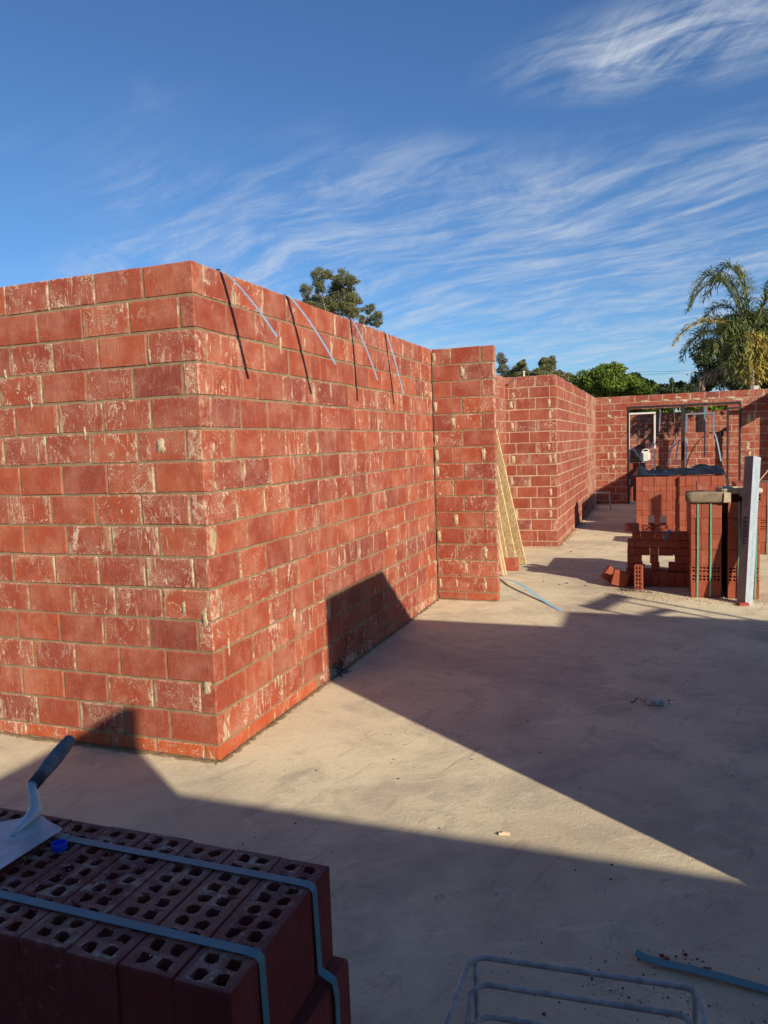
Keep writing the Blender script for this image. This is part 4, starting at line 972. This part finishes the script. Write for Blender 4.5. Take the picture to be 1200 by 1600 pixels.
# palm
pd = 26.0; pb = where(1176, 585, pd); s = pd/F*1.02
pm = empty('palm_tree', (pb.x, pb.y, -.16), label='tall feather palm with drooping fronds at the right edge', cat='palm tree'); l = Vector(pm.location)
crown = where(1172, 525, pd)-l
mb = MB(); mb.tube([(0, 0, 0), (0, 0, crown.z*.5), crown-Vector((0, 0, .3)), crown+Vector((0, 0, .05))], [.13, .10, .085, .06], 12); mb.obj('trunk', BARK, pm, smooth=True)
def frond(tip_px, mid_px, mat, dep=0, ll=.60, n=88, name='frond', start=None, droop=.75, seed=0, lw=.0135):
    rr = random.Random(seed); a = Vector(start) if start else crown.copy(); mdd = where(mid_px[0], mid_px[1], pd+dep*.6)-l; tt = where(tip_px[0], tip_px[1], pd+dep)-l
    ctl = mdd*2-(a+tt)/2; P_ = [(1-u)**2*a+2*u*(1-u)*ctl+u*u*tt for u in [i/n for i in range(n+1)]]
    mb = MB(); Q = P_[::6]; mb.tube(Q, [.020*(1-i/len(Q))+.004 for i in range(len(Q))], 5)
    for i in range(6, n+1):
        u = i/n; dd = (P_[i]-P_[i-1]).normalized(); side = dd.cross(Vector((0, 0, 1)))
        if side.length < .25: side = Vector((.8, -.5, 0))
        side.normalize(); upv = side.cross(dd).normalized(); upv = upv if upv.z > 0 else -upv; Ln = ll*(.35+.65*math.sin(min(1, .12+u*.9)*math.pi)**.6)
        for sgn in (-1, 1):
            out = (side*sgn*rr.uniform(.35, 1.0)+upv*rr.uniform(-.25, .75)+dd*rr.uniform(.3, .8)+Vector((rr.gauss(0, .12), rr.gauss(0, .12), .25-rr.random()*.35))).normalized()
            L_ = Ln*rr.uniform(.75, 1.15); p0 = P_[i]; p1 = p0+out*L_*.42; p2 = p1+out*L_*.22+Vector((0, 0, -L_*rr.uniform(.08, .2)*droop)); p3 = p2+out*L_*.08+Vector((0, 0, -L_*rr.uniform(.15, .35)*droop))
            wv = out.cross(Vector((rr.gauss(0, .5), rr.gauss(0, .5), 1))).normalized()*lw
            mb.add([p0-wv*.6, p0+wv*.6, p1+wv, p1-wv, p2+wv*.8, p2-wv*.8, p3], [(0, 1, 2, 3), (3, 2, 4, 5), (5, 4, 6)])
    return mb.obj(name, mat, pm)
FR = [((1078, 478), (1118, 432), L_PALM, .3, {}), ((1072, 488), (1128, 440), L_PALM, -.4, {}), ((1052, 540), (1100, 503), L_PALMY, -.6, {'ll': .45}), ((1066, 562), (1100, 520), L_PALM, .2, {}),
    ((1112, 440), (1150, 425), L_PALM, .5, {}), ((1150, 418), (1166, 455), L_PALM, .6, {}), ((1100, 470), (1140, 440), L_PALM, .9, {}), ((1205, 440), (1195, 470), L_PALM, .2, {}), ((1235, 455), (1210, 450), L_PALM, -.3, {}), ((1250, 520), (1225, 480), L_PALM, .4, {}),
    ((1110, 560), (1126, 515), L_PALM, -.8, {}), ((1140, 590), (1144, 540), L_PALM, -1.0, {}), ((1090, 540), (1118, 500), L_PALM, .7, {}), ((1125, 530), (1145, 508), L_PALM, -1.2, {}),
    ((1240, 580), (1215, 530), L_PALM, -.2, {}), ((1100, 500), (1135, 478), L_PALM, 1.2, {}), ((1205, 590), (1200, 545), L_PALM, -.8, {}), ((1130, 565), (1140, 525), L_PALM, .2, {}),
    ((1168, 598), (1162, 545), L_PALMY, -1.0, {'ll': .62, 'lw': .018}), ((1182, 602), (1178, 540), L_PALMY, -1.2, {'ll': .62, 'lw': .018}), ((1194, 596), (1190, 545), L_PALMY, -1.1, {'ll': .62, 'lw': .018}), ((1156, 590), (1158, 538), L_PALM, -1.1, {'ll': .62, 'lw': .018})]
for i, (tp, md_, mt, dep, kw) in enumerate(FR): frond(tp, md_, mt, dep, seed=i, **kw)
frond((1090, 612), (1122, 583), L_DEAD, -.5, ll=.6, seed=77, start=where(1178, 596, pd-.2)-l, droop=1.6, lw=.016)
mb = MB(); p0 = where(1181, 610, 20.0); mb.box((0, 0, p0.z/2+.05), (.12, .12, p0.z+.32)); o = mb.obj('post', CONCP, loc=(p0.x, p0.y, -.1), bevel=.008); tag(o, 'pale square post top beneath the palm', 'post')

# overhead wires
for k, (ya, yb, lab) in enumerate(((577, 575, 'thin overhead power line, upper of the pair'), (580, 579, 'thin overhead power line, lower of the pair'))):
    A = where(600, ya+3, 60); B_ = where(1300, yb-2, 60); mb = MB()
    mb.tube([(A.lerp(B_, i/10)-A)+Vector((0, 0, -.25*math.sin(i/10*math.pi))) for i in range(11)], .012, 4); o = mb.obj('power_line', WIRE, loc=A); tag(o, lab, 'power line', 'overhead power lines')
